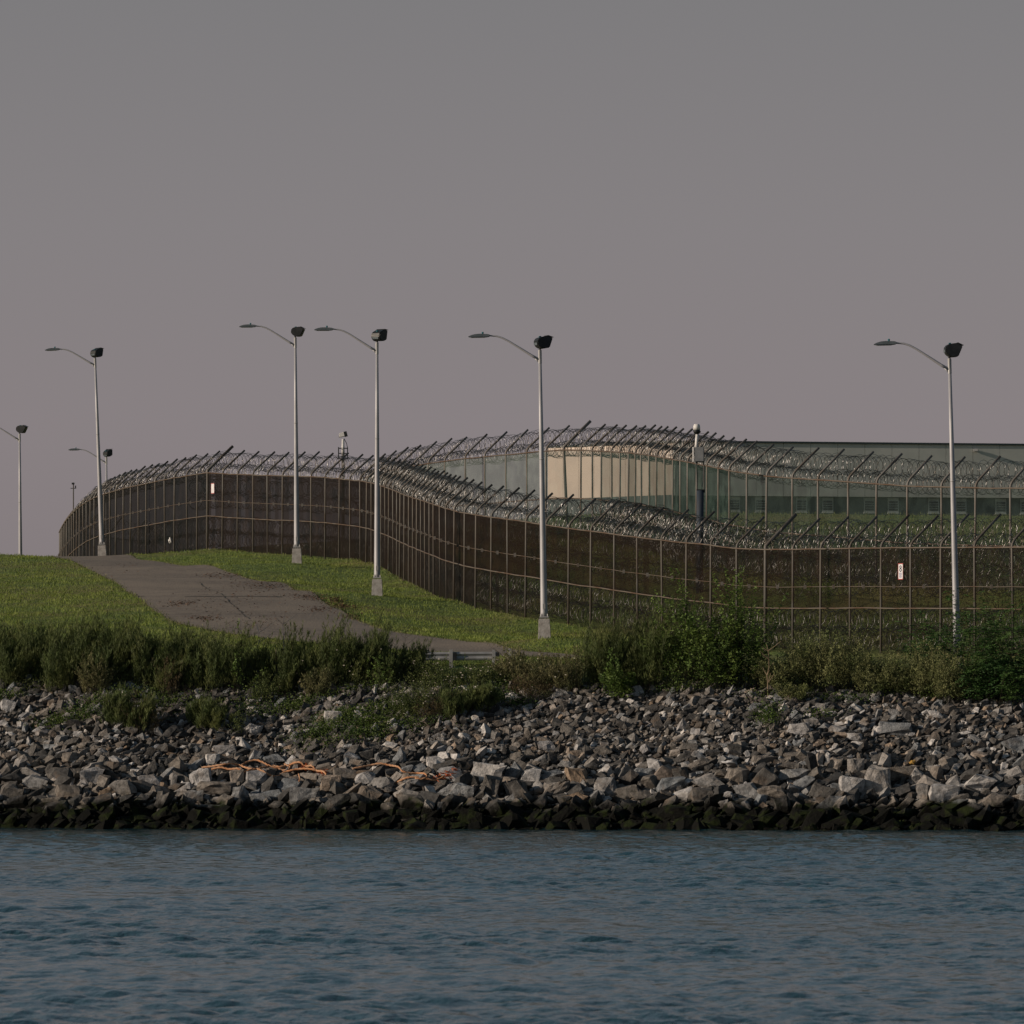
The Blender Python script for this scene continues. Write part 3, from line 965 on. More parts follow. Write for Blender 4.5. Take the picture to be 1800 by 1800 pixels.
# ------------------------------------------------------------------ masts and boxes
def camera_mast():
    Y = 396
    b = Vector((X(603, Y), Y, 0)); b.z = gz(b.x, b.y)
    r = empty('camera_mast', b)
    tag(r, 'white surveillance camera on a short mast rising behind the brown fence', 'camera mast')
    zt = lambda py: P(603, py, Y).z - b.z
    MB().tube([(0, 0, -0.3), (0, 0, zt(800))], 0.10, 10).build('mast', M['post'], r, smooth=True)
    MB().tube([(0, 0, zt(800)), (0, 0, zt(772))], [0.10, 0.075], 10).build('column', M['white'], r, smooth=True)
    m = MB()
    for sx in (-1, 1):
        for sy in (-1, 1):
            m.tube([(sx * .26, sy * .26, zt(806)), (sx * .26, sy * .26, zt(786))], 0.025, 5)
    for z in (806, 797, 788):
        m.box((0, -.26, zt(z)), (0.56, 0.035, 0.035)); m.box((0, .26, zt(z)), (0.56, 0.035, 0.035))
        m.box((-.26, 0, zt(z)), (0.035, 0.5, 0.035)); m.box((.26, 0, zt(z)), (0.035, 0.5, 0.035))
    m.tube([(0.26, 0, zt(787)), (0.2, 0, zt(779)), (0.06, 0, zt(771))], 0.02, 5)
    m.build('cage', M['dark'], r)
    h = MB().box((-0.02, 0, zt(764)), (0.42, 0.24, 0.26), rot=Matrix.Rotation(-0.25, 3, 'Y')).build('camera_housing', M['white'], r, bevel=0.03)
    MB().box((0.15, 0, zt(763)), (0.18, 0.255, 0.30), rot=Matrix.Rotation(-0.25, 3, 'Y')).build('hood', M['dark'], h)
    MB().box((-0.20, 0, zt(768)), (0.10, 0.12, 0.10)).build('bracket', M['galv'], r)
camera_mast()

def sensor_mast():
    Y = 322
    b = Vector((X(1229, Y), Y, 0)); b.z = gz(b.x, b.y)
    r = empty('sensor_mast', b)
    tag(r, 'dark mast with grey cabinet and white domed camera between the two fences', 'camera mast')
    c = lambda px, py: Vector(((px - 1229) / F * Y, 0, P(0, py, Y).z - b.z))
    z = lambda py: c(1229, py).z
    MB().tube([(0.02, 0, -0.4), c(1231, 862)], 0.17, 12).build('lower_post', M['navy'], r, smooth=True)
    m = MB()
    m.tube([c(1226, 866), c(1224, 812)], 0.035, 6); m.tube([c(1238, 866), c(1237, 786)], 0.035, 6)
    m.tube([c(1223, 812), c(1223, 778)], 0.03, 6)
    m.box(c(1231, 861), (0.36, 0.3, 0.04)); m.box(c(1230, 812), (0.34, 0.2, 0.04))
    m.tube([c(1227, 818), c(1232, 824), c(1236, 822), c(1236, 845), c(1234, 856)], 0.02, 5)
    m.build('upright', M['dark'], r)
    cb = MB().box(c(1229, 799), (0.44, 0.36, 0.68)).build('cabinet', M['grey'], r, bevel=0.02)
    MB().box(c(1219.3, 799) + Vector((-0.02, 0.02, 0)), (0.06, 0.40, 0.70)).build('cabinet_lit_side', M['white'], cb)  # white slab: sunlight on the cabinet's left side put into its colour
    m = MB().tube([c(1224, 790), c(1225.5, 762)], [0.085, 0.07], 12)
    m.build('neck', M['white'], r, smooth=True)
    d = MB().tube([c(1224.7, 763), c(1224.7, 759), c(1224.7, 755.5)], [0.10, 0.165, 0.165], 12).build('lens_ring', M['dark'], r, smooth=True)
    MB().tube([c(1224.7, 755.5), c(1224.7, 749), c(1224.7, 745.5)], [0.165, 0.16, 0.12], 12).build('dome_cap', M['white'], d, smooth=True)
sensor_mast()

def weather_mast():
    Y = 505
    b = Vector((X(129, Y), Y, 0)); b.z = gz(b.x, b.y)
    r = empty('weather_mast', b)
    tag(r, 'thin dark mast with small crossbars behind the far left fence end', 'mast')
    zt = P(129, 850, Y).z - b.z
    MB().tube([(0, 0, -.3), (0, 0, zt)], 0.045, 8).build('mast', M['post'], r, smooth=True)
    MB().box((0, 0, zt - 0.35), (0.42, 0.05, 0.05)).box((0.16, 0, zt - 0.25), (0.08, 0.08, 0.2)).box((-.02, 0, zt), (.20, .12, .14)).build('crossbar', M['dark'], r)
weather_mast()

# ---- signs and litter caught on the fence
def on_outer(px, py, out=0.09):
    for i in range(len(OUT_PX) - 1):
        if OUT_PX[i] >= px >= OUT_PX[i + 1]:
            t = (OUT_PX[i] - px) / (OUT_PX[i] - OUT_PX[i + 1])
            a = Vector(OUT[i]); b = Vector(OUT[i + 1])
            q = a.lerp(b, t)
            d = (b - a); d.z = 0; d.normalize()
            nrm = Vector((-d.y, d.x, 0))
            if nrm.x < 0: nrm = -nrm
            q = q - nrm * out
            q.z = P(px, py, q.y).z
            return q, d, nrm
def notice(px, py, w, h, label, marks=True, lean=0.0):
    q, d, nrm = on_outer(px, py)
    r = empty('notice_sign', q, math.atan2(-d.y, -d.x))
    tag(r, label, 'sign')
    p = MB().box((0, 0, 0), (w, 0.012, h)).build('sign_board', M['sign'], r)
    m = MB()
    for z in (-1, 1):
        m.box((0, -0.009, z * (h / 2 - 0.015)), (w, 0.006, 0.03))
    for x in (-1, 1):
        m.box((x * (w / 2 - 0.011), -0.009, 0), (0.022, 0.006, h - 0.06))
    m.build('border', M['red'], p)
    if marks:
        # figure made of two rounded lozenges, one on top of the other, with small print below
        m = MB()
        def ring(cx, cz, rx, rz, wd):
            n_ = 14
            for k in range(n_):
                a0, a1 = k * 2 * math.pi / n_, (k + 1) * 2 * math.pi / n_
                vs = []
                for a, s in ((a0, 1), (a1, 1), (a1, 1 - wd), (a0, 1 - wd)):
                    vs.append((cx + rx * s * math.cos(a), -0.012, cz + rz * s * math.sin(a)))
                m.add(vs, [(0, 1, 2, 3)])
        ring(0, h * 0.275, w * 0.22, h * 0.10, 0.55)
        ring(0, h * 0.09, w * 0.25, h * 0.115, 0.5)
        m.build('emblem', M['ink'], p)
        m = MB()
        for k in range(6):
            ww = (0.62, 0.5, 0.58, 0.4, 0.56, 0.46)[k] * w
            m.box((0, -0.011, h * (-0.10 - 0.052 * k)), (ww, 0.004, h * 0.020))
        m.build('small_print', M['blue'], p)
    for sx, sz in ((-1, 1), (1, 1), (-1, -1), (1, -1)):
        MB().box((sx * (w / 2 - .03), -0.014, sz * (h / 2 - .045)), (.02, .012, .02)).build('bolt', M['galv'], p)
notice(1586.5, 1004.5, 0.40, 0.70, 'white notice with red border and small print on the brown fence at right')
notice(376.5, 858.5, 0.50, 0.62, 'small blank-looking white notice high on the brown fence near its left corner', marks=False)
def bag(px, py, w, h, label, Y=None):
    q, d, nrm = on_outer(px, py, 0.14)
    bm = bmesh.new()
    bmesh.ops.create_icosphere(bm, subdivisions=3, radius=1)
    for v in bm.verts:
        k = 1 + 0.25 * math.sin(v.co.x * 5 + v.co.z * 3) + 0.15 * math.sin(v.co.z * 9 + v.co.y * 4)
        v.co = Vector((v.co.x * w * k, v.co.y * 0.07 * k, v.co.z * h * (0.8 + 0.3 * k)))
    me = bpy.data.meshes.new('plastic_bag'); bm.to_mesh(me); bm.free(); me.materials.append(M['white'])
    o = bpy.data.objects.new('plastic_bag', me); C.objects.link(o); o.location = q
    tag(o, label, 'plastic bag')
bag(303, 950, 0.09, 0.17, 'crumpled white plastic bag caught low in the brown fence by the grass crest')

# ------------------------------------------------------------------ building
def building():
    A = Vector((X(1183, 480), 480, 0)); B = Vector((X(963, 489), 489, 0)); E = Vector((X(1990, 487), 487, 0))
    zt, zm, zb = P(0, 774.5, 480).z, P(0, 871, 480).z, P(0, 915, 480).z
    A.z = B.z = E.z = zb
    r = empty('prison_building', A)
    tag(r, 'long low building with cream end wall and grey cladding above small barred windows', 'building')
    def basis(p, q):
        d = (q - p); ln = d.length; d.normalize()
        return d, ln
    d1, l1 = basis(A, E)     # long front
    d2, l2 = basis(A, B)     # lit end wall
    n1 = Vector((d1.y, -d1.x, 0)); n2 = Vector((-d2.y, d2.x, 0))
    if n1.y > 0: n1 = -n1
    if n2.y > 0: n2 = -n2
    hT, hM = zt - zb, zm - zb
    def slab(name, o, d, nrm, u0, u1, z0, z1, th, out, m, parent=None):
        vs = []
        for z in (z0, z1):
            for u, w in ((u0, out), (u1, out), (u1, out - th), (u0, out - th)):
                vs.append(o + d * u + nrm * w + Vector((0, 0, z)))
        return MB().add(vs, [(3, 2, 1, 0), (4, 5, 6, 7), (0, 1, 5, 4), (1, 2, 6, 5), (2, 3, 7, 6), (3, 0, 4, 7)]).build(name, m, parent or r)
    O = Vector((0, 0, 0))
    # upper cladding in ribbed panels standing proud of the lower wall
    npan = 17
    for k in range(npan):
        u0, u1 = l1 * k / npan + 0.012, l1 * (k + 1) / npan - 0.012
        slab('cladding_panel', O, d1, n1, u0, u1, hM, hT - 0.13, 0.25, 0.35, M['clad'])
    slab('lower_wall', O, d1, n1, 0.02, l1, -1.0, hM - 0.003, 0.3, 0.0, M['wallow'])
    ne = 8
    for k in range(ne):
        u0, u1 = l2 * k / ne + 0.01, l2 * (k + 1) / ne - 0.01
        slab('end_wall_panel', O, d2, n2, u0, u1, hM - 0.1 + 0.15, hT - 0.13, 0.2, 0.02, M['wall'])
    slab('end_wall_base', O, d2, n2, 0, l2, -1.0, hM + 0.045, 0.3, -0.02, M['wallow'])
    rf = MB()
    bk = Vector((0.23, 0.97, 0)) * 14
    c = [O - d2 * 0 + n1 * 0.42 + n2 * 0.05, d1 * l1 + n1 * 0.42, d1 * l1 + bk, d2 * l2 + bk * 0.6, d2 * l2 + n2 * 0.10]
    rf.add([p + Vector((0, 0, hT - 0.13)) for p in c] + [p + Vector((0, 0, hT)) for p in c], [tuple(reversed(range(5))), tuple(range(5, 10))] + [(i, (i + 1) % 5, 5 + (i + 1) % 5, 5 + i) for i in range(5)])
    rf.build('roof', M['fascia'], r)
    slab('back_wall', bk * 0.95, d1, -n1, 0, l1, -1, hT - 0.14, 0.3, 0, M['clad'])
    wp = [1291, 1337, 1409, 1455, 1528, 1570, 1641, 1689, 1759, 1803, 1876, 1922, 1231]
    for px in wp:
        t = (px - 1183) / (1990 - 1183)
        u = l1 * t
        # solve for u so that the window is at this bearing
        for _ in range(8):
            q = A + d1 * u
            u += (px - (900 + q.x / q.y * F)) / F * 480
        w, z0, z1 = 0.80, hM - 1.12, hM - 0.06
        fr = slab('window', O, d1, n1, u - w / 2, u + w / 2, z0, z1, 0.05, 0.045, M['frame'])
        slab('pane', O, d1, n1, u - w / 2 + 0.07, u + w / 2 - 0.07, z0 + 0.16, z1 - 0.22, 0.01, 0.052, M['glass'], fr)
        for k in range(1, 4):
            z = z0 + 0.16 + (z1 - 0.22 - z0 - 0.16) * k / 4
            slab('window_bar', O, d1, n1, u - w / 2 + 0.07, u + w / 2 - 0.07, z - 0.018, z + 0.018, 0.02, 0.074, M['frame'], fr)
        slab('sill', O, d1, n1, u - w / 2 - 0.03, u + w / 2 + 0.03, z0 - 0.05, z0 - 0.002, 0.09, 0.09, M['frame'], fr)
    # wall lamp under the roof edge
    u = l1 * (1709 - 1183) / (1990 - 1183)
    q = O + d1 * u + n1 * 0.52 + Vector((0, 0, hT - 0.50))
    MB().box(q, (0.34, 0.26, 0.20)).build('wall_lamp', M['galv'], r, bevel=0.03)
building()

# ------------------------------------------------------------------ guardrail
def guardrail():
    y0 = 283.6
    a = P(735, 1154, y0); b = P(902, 1153, y0 + 0.3)
    a.z -= 0
    L_ = (b - a).length
    r = empty('guardrail', (a.x, a.y, gz(a.x, a.y)))
    tag(r, 'short grey corrugated steel guardrail half buried in weeds at the road end', 'guardrail')
    base = Vector(r.location)
    prof = [(0.00, -0.155), (0.035, -0.12), (0.045, -0.075), (0.01, -0.03), (0.0, 0.0), (0.01, 0.03), (0.045, 0.075), (0.035, 0.12), (0.0, 0.155)]
    def beam(x0, x1):
        vs, fs = [], []
        for k, x in enumerate((x0, x1)):
            for (dy, dz) in prof:
                q = a.lerp(b, x / L_) - base
                vs.append((q.x, q.y - dy - 0.10, q.z + dz * 1.15))
        n_ = len(prof)
        for i in range(n_ - 1):
            fs.append((i, i + 1, n_ + i + 1, n_ + i))
        o = MB().add(vs, fs).build('beam', M['galv'], r)
        md = o.modifiers.new('thick', 'SOLIDIFY'); md.thickness = 0.012
    beam(0.0, L_ * 0.49); beam(L_ * 0.495, L_ * 0.83)
    for px, py in ((745, 1150), (793, 1154), (868, 1154), (897, 1152)):
        x = X(px, y0); g = gz(x, y0)
        q = Vector((x, y0, 0)) - base
        top = P(px, py - 12, y0).z
        MB().box((q.x, q.y, (top + g - 0.4) / 2 - base.z), (0.15, 0.18, top - g + 0.4)).build('post', M['galv'] if px > 790 else M['wood'], r, bevel=0.01)
        MB().box((q.x + .16, q.y - 0.03, P(px, py, y0).z - base.z), (0.14, 0.14, 0.34)).build('spacer_block', M['dark'], r)
guardrail()
def stake():
    q = Vector((X(486, 282.2), 282.2, 0)); q.z = gz(q.x, q.y)
    top = P(486, 1141, 282.2).z
    o = MB().box((0, 0, (top - q.z) / 2 - .2), (0.10, 0.10, top - q.z + .4)).build('wooden_stake', M['wood'], bevel=0.015)
    o.location = q
    tag(o, 'weathered grey wooden stake among the dark weeds beside the road', 'stake')
stake()

# ------------------------------------------------------------------ rocks
def ico(sub):
    bm = bmesh.new(); bmesh.ops.create_icosphere(bm, subdivisions=sub, radius=1.0)
    v = np.array([tuple(p.co) for p in bm.verts]); bm.verts.ensure_lookup_table()
    f = np.array([[q.index for q in p.verts] for p in bm.faces])
    bm.free()
    return v, f
ICO = {k: ico(k) for k in (1, 2, 3, 4)}
def rock_shape(rs, sub, cuts=9):
    v, f = ICO[sub]
    v = v * (1 + rs.uniform(-0.05, 0.05, (len(v), 1)))
    for _ in range(cuts):
        nrm = rs.normal(size=3); nrm /= np.linalg.norm(nrm)
        d = rs.uniform(0.34, 0.74)
        dot = v @ nrm
        over = np.maximum(dot - d, 0)
        v = v - over[:, None] * nrm * 0.97
    v = v * np.array([1.0, rs.uniform(0.65, 0.95), rs.uniform(0.5, 0.8)])
    if sub >= 4:
        for _ in range(26):
            k = rs.normal(size=3) * rs.uniform(2, 11)
            v = v * (1 + (0.05 / np.linalg.norm(k) * 2.2) * np.sin(v @ k + rs.rand() * 6)[:, None])
    return v, f
def rotm(rs, flat=0.5):
    a = rs.normal() * 0.7 + (math.pi if rs.rand() < 0.5 else 0)
    m = Matrix.Rotation(-0.42 + rs.normal() * flat * 1.1, 3, 'Y') @ Matrix.Rotation(rs.normal() * flat * 1.3, 3, 'X') @ Matrix.Rotation(a, 3, 'Z')
    return np.array(m)
rr = np.random.RandomState(21)
def shard(rs, k, sub=0):
    p = rs.normal(size=(k, 3)); p /= np.linalg.norm(p, axis=1)[:, None]
    p = p * rs.uniform(0.75, 1.1, (k, 1)) * np.array([1.0, rs.uniform(0.6, 0.95), rs.uniform(0.42, 0.85)])
    # corners of a skewed block make flat faces and sharp edges
    c = np.array([[sx, sy, sz] for sx in (-1, 1) for sy in (-1, 1) for sz in (-1, 1)]) * np.array([0.72, 0.52, 0.42]) * rs.uniform(0.6, 1.15, (8, 3))
    c[:, 0] += c[:, 2] * rs.uniform(-0.7, 0.7)
    p = np.concatenate([p, c])
    bm = bmesh.new()
    for q in p: bm.verts.new(q)
    g = bmesh.ops.convex_hull(bm, input=bm.verts)
    bmesh.ops.delete(bm, geom=[e for e in bm.verts if not e.link_faces], context='VERTS')
    bmesh.ops.triangulate(bm, faces=bm.faces)
    if sub:
        bmesh.ops.subdivide_edges(bm, edges=bm.edges, cuts=sub, use_grid_fill=True)
        bmesh.ops.triangulate(bm, faces=bm.faces)
    bm.verts.ensure_lookup_table(); bm.verts.index_update()
    v = np.array([tuple(q.co) for q in bm.verts]); f = np.array([[q.index for q in t.verts] for t in bm.faces])
    bm.free()
    return v, f
SH1 = [shard(rr, 2) for _ in range(60)]
SH2 = [shard(rr, 4) for _ in range(80)]
SH2S = [shard(rr, 3, 1) for _ in range(60)]
SH3 = [shard(rr, 5, 1) for _ in range(80)]
def roughen(t):
    v, f = t
    for _ in range(10):
        k = rr.normal(size=3) * rr.uniform(2, 8)
        v = v * (1 + (0.09 / np.linalg.norm(k) * 2) * np.sin(v @ k + rr.rand() * 6)[:, None])
    return v * (1 + rr.uniform(-0.035, 0.035, (len(v), 1))), f
SH3 = [roughen(t) for t in SH3]; SH2S = [roughen(t) for t in SH2S]

bank = empty('rock_embankment', (0, 268, 0))
tag(bank, kind='structure')
BO = np.array([0, 268.0, 0])
# hand-placed large boulders: px, py of centre, width px, height px, tone, label
BOULD = [
 (1722, 1378, 56, 44, .95, 'square pale grey boulder at far right with a flat top and shaded front'),
 (1658, 1395, 62, 36, .90, 'broad light grey boulder left of the square one at far right'),
 (1750, 1408, 80, 26, .45, 'long mottled grey boulder lying below the square one at far right'),
 (1545, 1378, 62, 64, .72, 'tall pointed tan boulder, the highest near the water on the right'),
 (1500, 1383, 46, 40, .88, 'blocky pale boulder touching the left side of the tall pointed one'),
 (1502, 1350, 28, 34, .70, 'upright rounded tan boulder just above the blocky pale one at right'),
 (1468, 1345, 28, 28, .74, 'small squarish speckled boulder between two tan ones right of centre'),
 (1612, 1370, 32, 36, .70, 'diamond shaped brownish boulder beside the yellow rag'),
 (1583, 1360, 56, 34, .42, 'dark slanting boulder directly beneath the yellow rag'),
 (1296, 1366, 42, 36, .46, 'dark faceted boulder with a lit upper edge right of the centre'),
 (1342, 1372, 50, 44, .20, 'dark leaning slab boulder right of the dark faceted one'),
 (1312, 1392, 52, 36, .66, 'brown grey boulder tucked beneath the dark faceted one'),
 (1245, 1375, 56, 30, .68, 'sloping tan boulder with bright upper face between centre and right'),
 (1236, 1400, 48, 30, .28, 'dark wet-edged boulder below the sloping tan one'),
 (1392, 1362, 56, 22, .66, 'flat topped tan boulder with a white chip on it'),
 (1360, 1395, 60, 28, .45, 'long low grey boulder near the thin upright white stick'),
 (1440, 1392, 48, 26, .24, 'dark wedge boulder left of the blocky pale one'),
 (1176, 1382, 50, 34, .62, 'grey brown boulder with split face near the rusty stones'),
 (1130, 1362, 46, 24, .60, 'ochre edged grey boulder below the rusty brown stones'),
 (1102, 1393, 52, 30, .30, 'dark blue grey boulder near the waterline at centre right'),
 (1060, 1385, 48, 34, .66, 'warm grey boulder with a flat lit side right of centre'),
 (1015, 1365, 44, 30, .78, 'rust coloured boulder close to the middle of the bank'),
 (975, 1388, 46, 36, .50, 'grey angular boulder below the rust coloured one'),
 (934, 1366, 38, 32, .88, 'pale round shouldered boulder right of the big white one'),
 (906, 1392, 44, 40, .22, 'black sided boulder leaning left near the centre waterline'),
 (852, 1360, 66, 40, 1.0, 'big white faced boulder right of the orange rope end'),
 (862, 1388, 44, 46, .30, 'steep dark slab boulder standing under the big white one'),
 (812, 1392, 44, 30, .64, 'blue grey boulder left of the steep dark slab'),
 (766, 1345, 32, 30, .96, 'clean pale boulder above the right piece of orange rope'),
 (712, 1358, 30, 26, .60, 'rounded grey boulder the orange rope bends around'),
 (715, 1398, 46, 24, .70, 'tan capped boulder low down beneath the right rope'),
 (648, 1400, 50, 34, .32, 'dark pyramid boulder low down between the two ropes'),
 (582, 1378, 38, 34, .76, 'tan ochre boulder just below the orange net bundle'),
 (538, 1398, 54, 34, .55, 'wide grey boulder low down beneath the left rope'),
 (508, 1380, 48, 26, .62, 'slanted grey slab boulder beneath the left rope'),
 (450, 1370, 38, 30, .80, 'speckled light boulder hanging under the left rope loop'),
 (416, 1366, 28, 36, .74, 'upright light grey boulder left of the speckled one'),
 (380, 1385, 66, 28, .46, 'long diagonal grey slab boulder below the left rope start'),
 (356, 1372, 40, 42, .84, 'large pale tilted boulder left of the rope start'),
 (340, 1402, 40, 26, .58, 'low rounded grey boulder beneath the large pale tilted one'),
 (262, 1372, 42, 28, .82, 'pale flat boulder in the left third near the waterline'),
 (215, 1388, 50, 30, .50, 'grey humped boulder left of the pale flat one'),
 (160, 1368, 44, 38, .80, 'light steep boulder in the far left group'),
 (120, 1392, 48, 26, .40, 'dark flat boulder under the light steep one at far left'),
 (60, 1376, 46, 30, .66, 'warm grey boulder near the left edge of the shore'),
 (20, 1395, 44, 34, .30, 'dark boulder at the very left edge above the algae'),
 (1405, 1282, 44, 22, .86, 'light slab halfway up the right bank'),
 (1572, 1282, 60, 28, .64, 'large grey slab halfway up the bank beside a tan stone'),
 (1552, 1284, 26, 20, .90, 'small bright stone leaning on the large grey slab'),
 (1500, 1294, 28, 14, .85, 'flat pale stone halfway up the bank left of the grey slab'),
 (1790, 1308, 60, 30, .62, 'big brown grey slab at the right edge halfway up'),
 (1428, 1270, 30, 16, .70, 'thin tan slab lying above the light slab on the right bank'),
 (586, 1261, 34, 24, .92, 'bright pale stone halfway up the bank beneath the weeds left of centre'),
 (448, 1282, 34, 22, .90, 'pale oblong stone halfway up the left bank'),
 (396, 1318, 40, 20, .84, 'light flat stone above the left rope start'),
 (482, 1334, 40, 16, .60, 'flat grey slab lying just above the left rope'),
 (372, 1334, 26, 20, .97, 'small white squared stone above the rope start'),
 (14, 1240, 34, 26, .84, 'pale rounded boulder near the top of the bank at far left'),
 (130, 1210, 20, 18, .60, 'lone grey boulder perched on the bank top under the left weeds'),
 (960, 1312, 34, 22, .80, 'light grey stone halfway down the middle of the bank'),
 (1060, 1320, 40, 22, .30, 'dark grey stone halfway down the bank right of centre'),
]
# occupied discs in slope coordinates keep the medium stones off the boulders
occ = []
for (px, py, wp, hp, tn, lab) in BOULD:
    q = hit(px, py, 255, 300, 0.16)
    hw = wp / 2 / F * q.y; hh = hp / 2 / F * q.y
    rsb = np.random.RandomState(int(px * 7 + py))
    v, f = shard(rsb, 4, 3)
    for _ in range(22):
        k = rsb.normal(size=3) * rsb.uniform(2.5, 14)
        v = v * (1 + (0.075 / np.linalg.norm(k) * 2.2) * np.sin(v @ k + rsb.rand() * 6)[:, None])
    v = v / (v.max(0) - v.min(0)) * 2
    rs_ = np.random.RandomState(int(px + py * 3))
    v = v @ np.array(Matrix.Rotation(rs_.normal() * 0.25, 3, 'Y')).T
    v = v / (v.max(0) - v.min(0)) * 2
    v = v * np.array([hw, (hw + hh) * 0.5, hh]) * 1.06
    o = mesh_arrays('boulder', v, f, M['rock'], tone=np.full(len(f), tn))
    o.location = q
    tag(o, lab, 'boulder', 'large boulders on the riprap bank')
    occ.append((q.x, q.y, hw * 0.95, hh))
occ = np.array(occ)
rs = np.random.RandomState(77)
cand = []
tries = 80000
xs = rs.uniform(-27, 29, tries)
tt = rs.uniform(-0.06, 1.06, tries)
ys = yfoot(xs) + tt * 12.3
zs = ground(xs, ys)
order = []
low = np.clip((3.1 - zs) / 1.4, 0, 1)
size = np.exp(rs.normal(-2.52 + 0.40 * low, 0.48, tries))
size = np.where((rs.rand(tries) < 0.022), rs.uniform(0.14, 0.27, tries), size)
size = np.where(rs.rand(tries) < 0.045 * low, rs.uniform(0.24, 0.48, tries), size)
size = np.clip(size, 0.055, 0.27 + 0.21 * low)
idx = np.argsort(-size)
cell = {}
kept = []
for i in idx:
    x, y, z, r = xs[i], ys[i], zs[i], size[i]
    vis = abs(x) < y * 0.079
    if not vis and rs.rand() < 0.55 and r < 0.15:
        continue
    d2 = ((occ[:, 0] - x) / (occ[:, 2] + r * 0.5)) ** 2 + ((occ[:, 1] - y) / (occ[:, 2] * 0.9 + r * 0.5)) ** 2
    if (d2 < 0.9).any() and r > 0.16:
        continue
    k = (int(x // 0.7), int(y // 0.7))
    ok = True
    for dx in (-1, 0, 1):
        for dy in (-1, 0, 1):
            for (ox, oy, orr) in cell.get((k[0] + dx, k[1] + dy), ()):
                if (ox - x) ** 2 + (oy - y) ** 2 < (0.62 * (orr + r)) ** 2:
                    ok = False; break
            if not ok: break
        if not ok: break
    if not ok: continue
    cell.setdefault(k, []).append((x, y, r))
    kept.append(i)
BVV, BVF, bvn = [], [], 0
print('rocks kept', len(kept))
def place(i, shapes, k3):
    v, f = shapes[rs.randint(len(shapes))]
    m = rotm(rs, 0.45)
    st = np.array([rs.uniform(0.9, 1.45), rs.uniform(0.8, 1.1), rs.uniform(0.7, 1.15)])
    v = (v * st) @ m.T * size[i] * 1.18
    return v + np.array([xs[i], ys[i], zs[i] + size[i] * rs.uniform(0.05, 0.35)]), f
single, many = [], []
for i in kept:
    (single if (len(single) < 300 and abs(xs[i]) < ys[i] * 0.0755 and zs[i] > -0.05) else many).append(i)
for i in single:
    v, f = place(i, SH3, 0)
    BVV.append(v); BVF.append(f + bvn); bvn += len(v)
    c = v.mean(0)
    o = mesh_arrays('stone', v - c, f, M['rock'], bank, tone=np.full(len(f), rs.rand() ** 1.4 * 0.9))
    o.location = c - BO
V, Fc, T = [], [], []
nb = 0
for i in many:
    v, f = place(i, SH2S if size[i] > 0.125 else SH2 if size[i] > 0.09 else SH1, 0)
    V.append(v); Fc.append(f + nb); nb += len(v)
    tn = rs.rand() ** 1.55 * 0.82 if rs.rand() < 0.92 else rs.uniform(0.86, 1.0)
    T.append(np.full(len(f), tn))
o = mesh_arrays('stone', np.concatenate(V) - BO, np.concatenate(Fc), M['rock'], bank, tone=np.concatenate(T))
o['kind'] = 'stuff'

for b_ in [x_ for x_ in bpy.data.objects if x_.name.startswith('boulder')]:
    v = np.array([tuple(q.co) for q in b_.data.vertices]) + np.array(b_.location)
    f = np.array([list(q.vertices) for q in b_.data.polygons])
    BVV.append(v); BVF.append(f + bvn); bvn += len(v)
BVV.append(np.concatenate(V)); BVF.append(np.concatenate(Fc) + bvn)
from mathutils.bvhtree import BVHTree
bvh = BVHTree.FromPolygons(np.concatenate(BVV).tolist(), np.concatenate(BVF).tolist())
def on_rock(px, py):
    d = Vector(((px - 900) / F, 1, -(py - YH) / F)).normalized()
    h_ = bvh.ray_cast(Vector((0, 0, H)), d, 400)
    return h_[0] if h_[0] is not None else hit(px, py, 255, 300, 0.1)

# ---- ropes, rags and driftwood on the stones
def rope(pts, r, label, lift=0.24):
    w = [on_rock(px, py) for px, py in pts]
    ys_ = [p.y for p in w]
    w = [Vector((p.x * k_ / p.y, k_, H + (p.z - H) * k_ / p.y)) for i_, p in enumerate(w) for k_ in [min(ys_[max(0, i_ - 1):i_ + 2]) * 0.6 + p.y * 0.4 - 0.07]]
    # catmull-rom
    out = []
    for i in range(len(w) - 1):
        p0, p1, p2, p3 = w[max(0, i - 1)], w[i], w[i + 1], w[min(len(w) - 1, i + 2)]
        k = max(3, int((p2 - p1).length / 0.05))
        for t in range(k):
            u = t / k
            out.append(0.5 * ((2 * p1) + (-p0 + p2) * u + (2 * p0 - 5 * p1 + 4 * p2 - p3) * u * u + (-p0 + 3 * p1 - 3 * p2 + p3) * u ** 3))
    return out
def rope_obj(strands, r, label, net=()):
    root = empty('orange_rope', on_rock(*strands[0][0]))
    tag(root, label, 'rope')
    o0 = Vector(root.location)
    for s in strands:
        c = rope(s, r, label)
        for ph in (0, 2.09, 4.19):     # three twisted strands
            pts = []
            for i, p in enumerate(c):
                a = i * 0.62 + ph
                pts.append(p - o0 + Vector((0.2 * math.cos(a) * r, math.cos(a) * r * 0.6, math.sin(a) * r * 0.6)))
            MB().tube(pts, r * 0.62, 5).build('strand', M['orange'], root, smooth=True)
    for (px, py, n_, sx, sy) in net:
        V, Fs = [], []
        for _ in range(n_):
            q = on_rock(px + R.gauss(0, sx), py + R.gauss(0, sy)) - o0 + Vector((0, -0.08, 0))
            a = R.uniform(0, 3.14); ln = R.uniform(0.05, 0.14)
            d = Vector((math.cos(a), R.uniform(-.3, .3), math.sin(a) * 0.6)) * ln
            u = Vector((R.uniform(-.02, .02), -0.02, 0.022))
            b0 = len(V)
            V += [q - d, q + u, q + d, q - u * 1.2]
            Fs.append((b0, b0 + 1, b0 + 2, b0 + 3))
        mesh_arrays('net_tangle', [tuple(p) for p in V], Fs, M['orange2'], root)
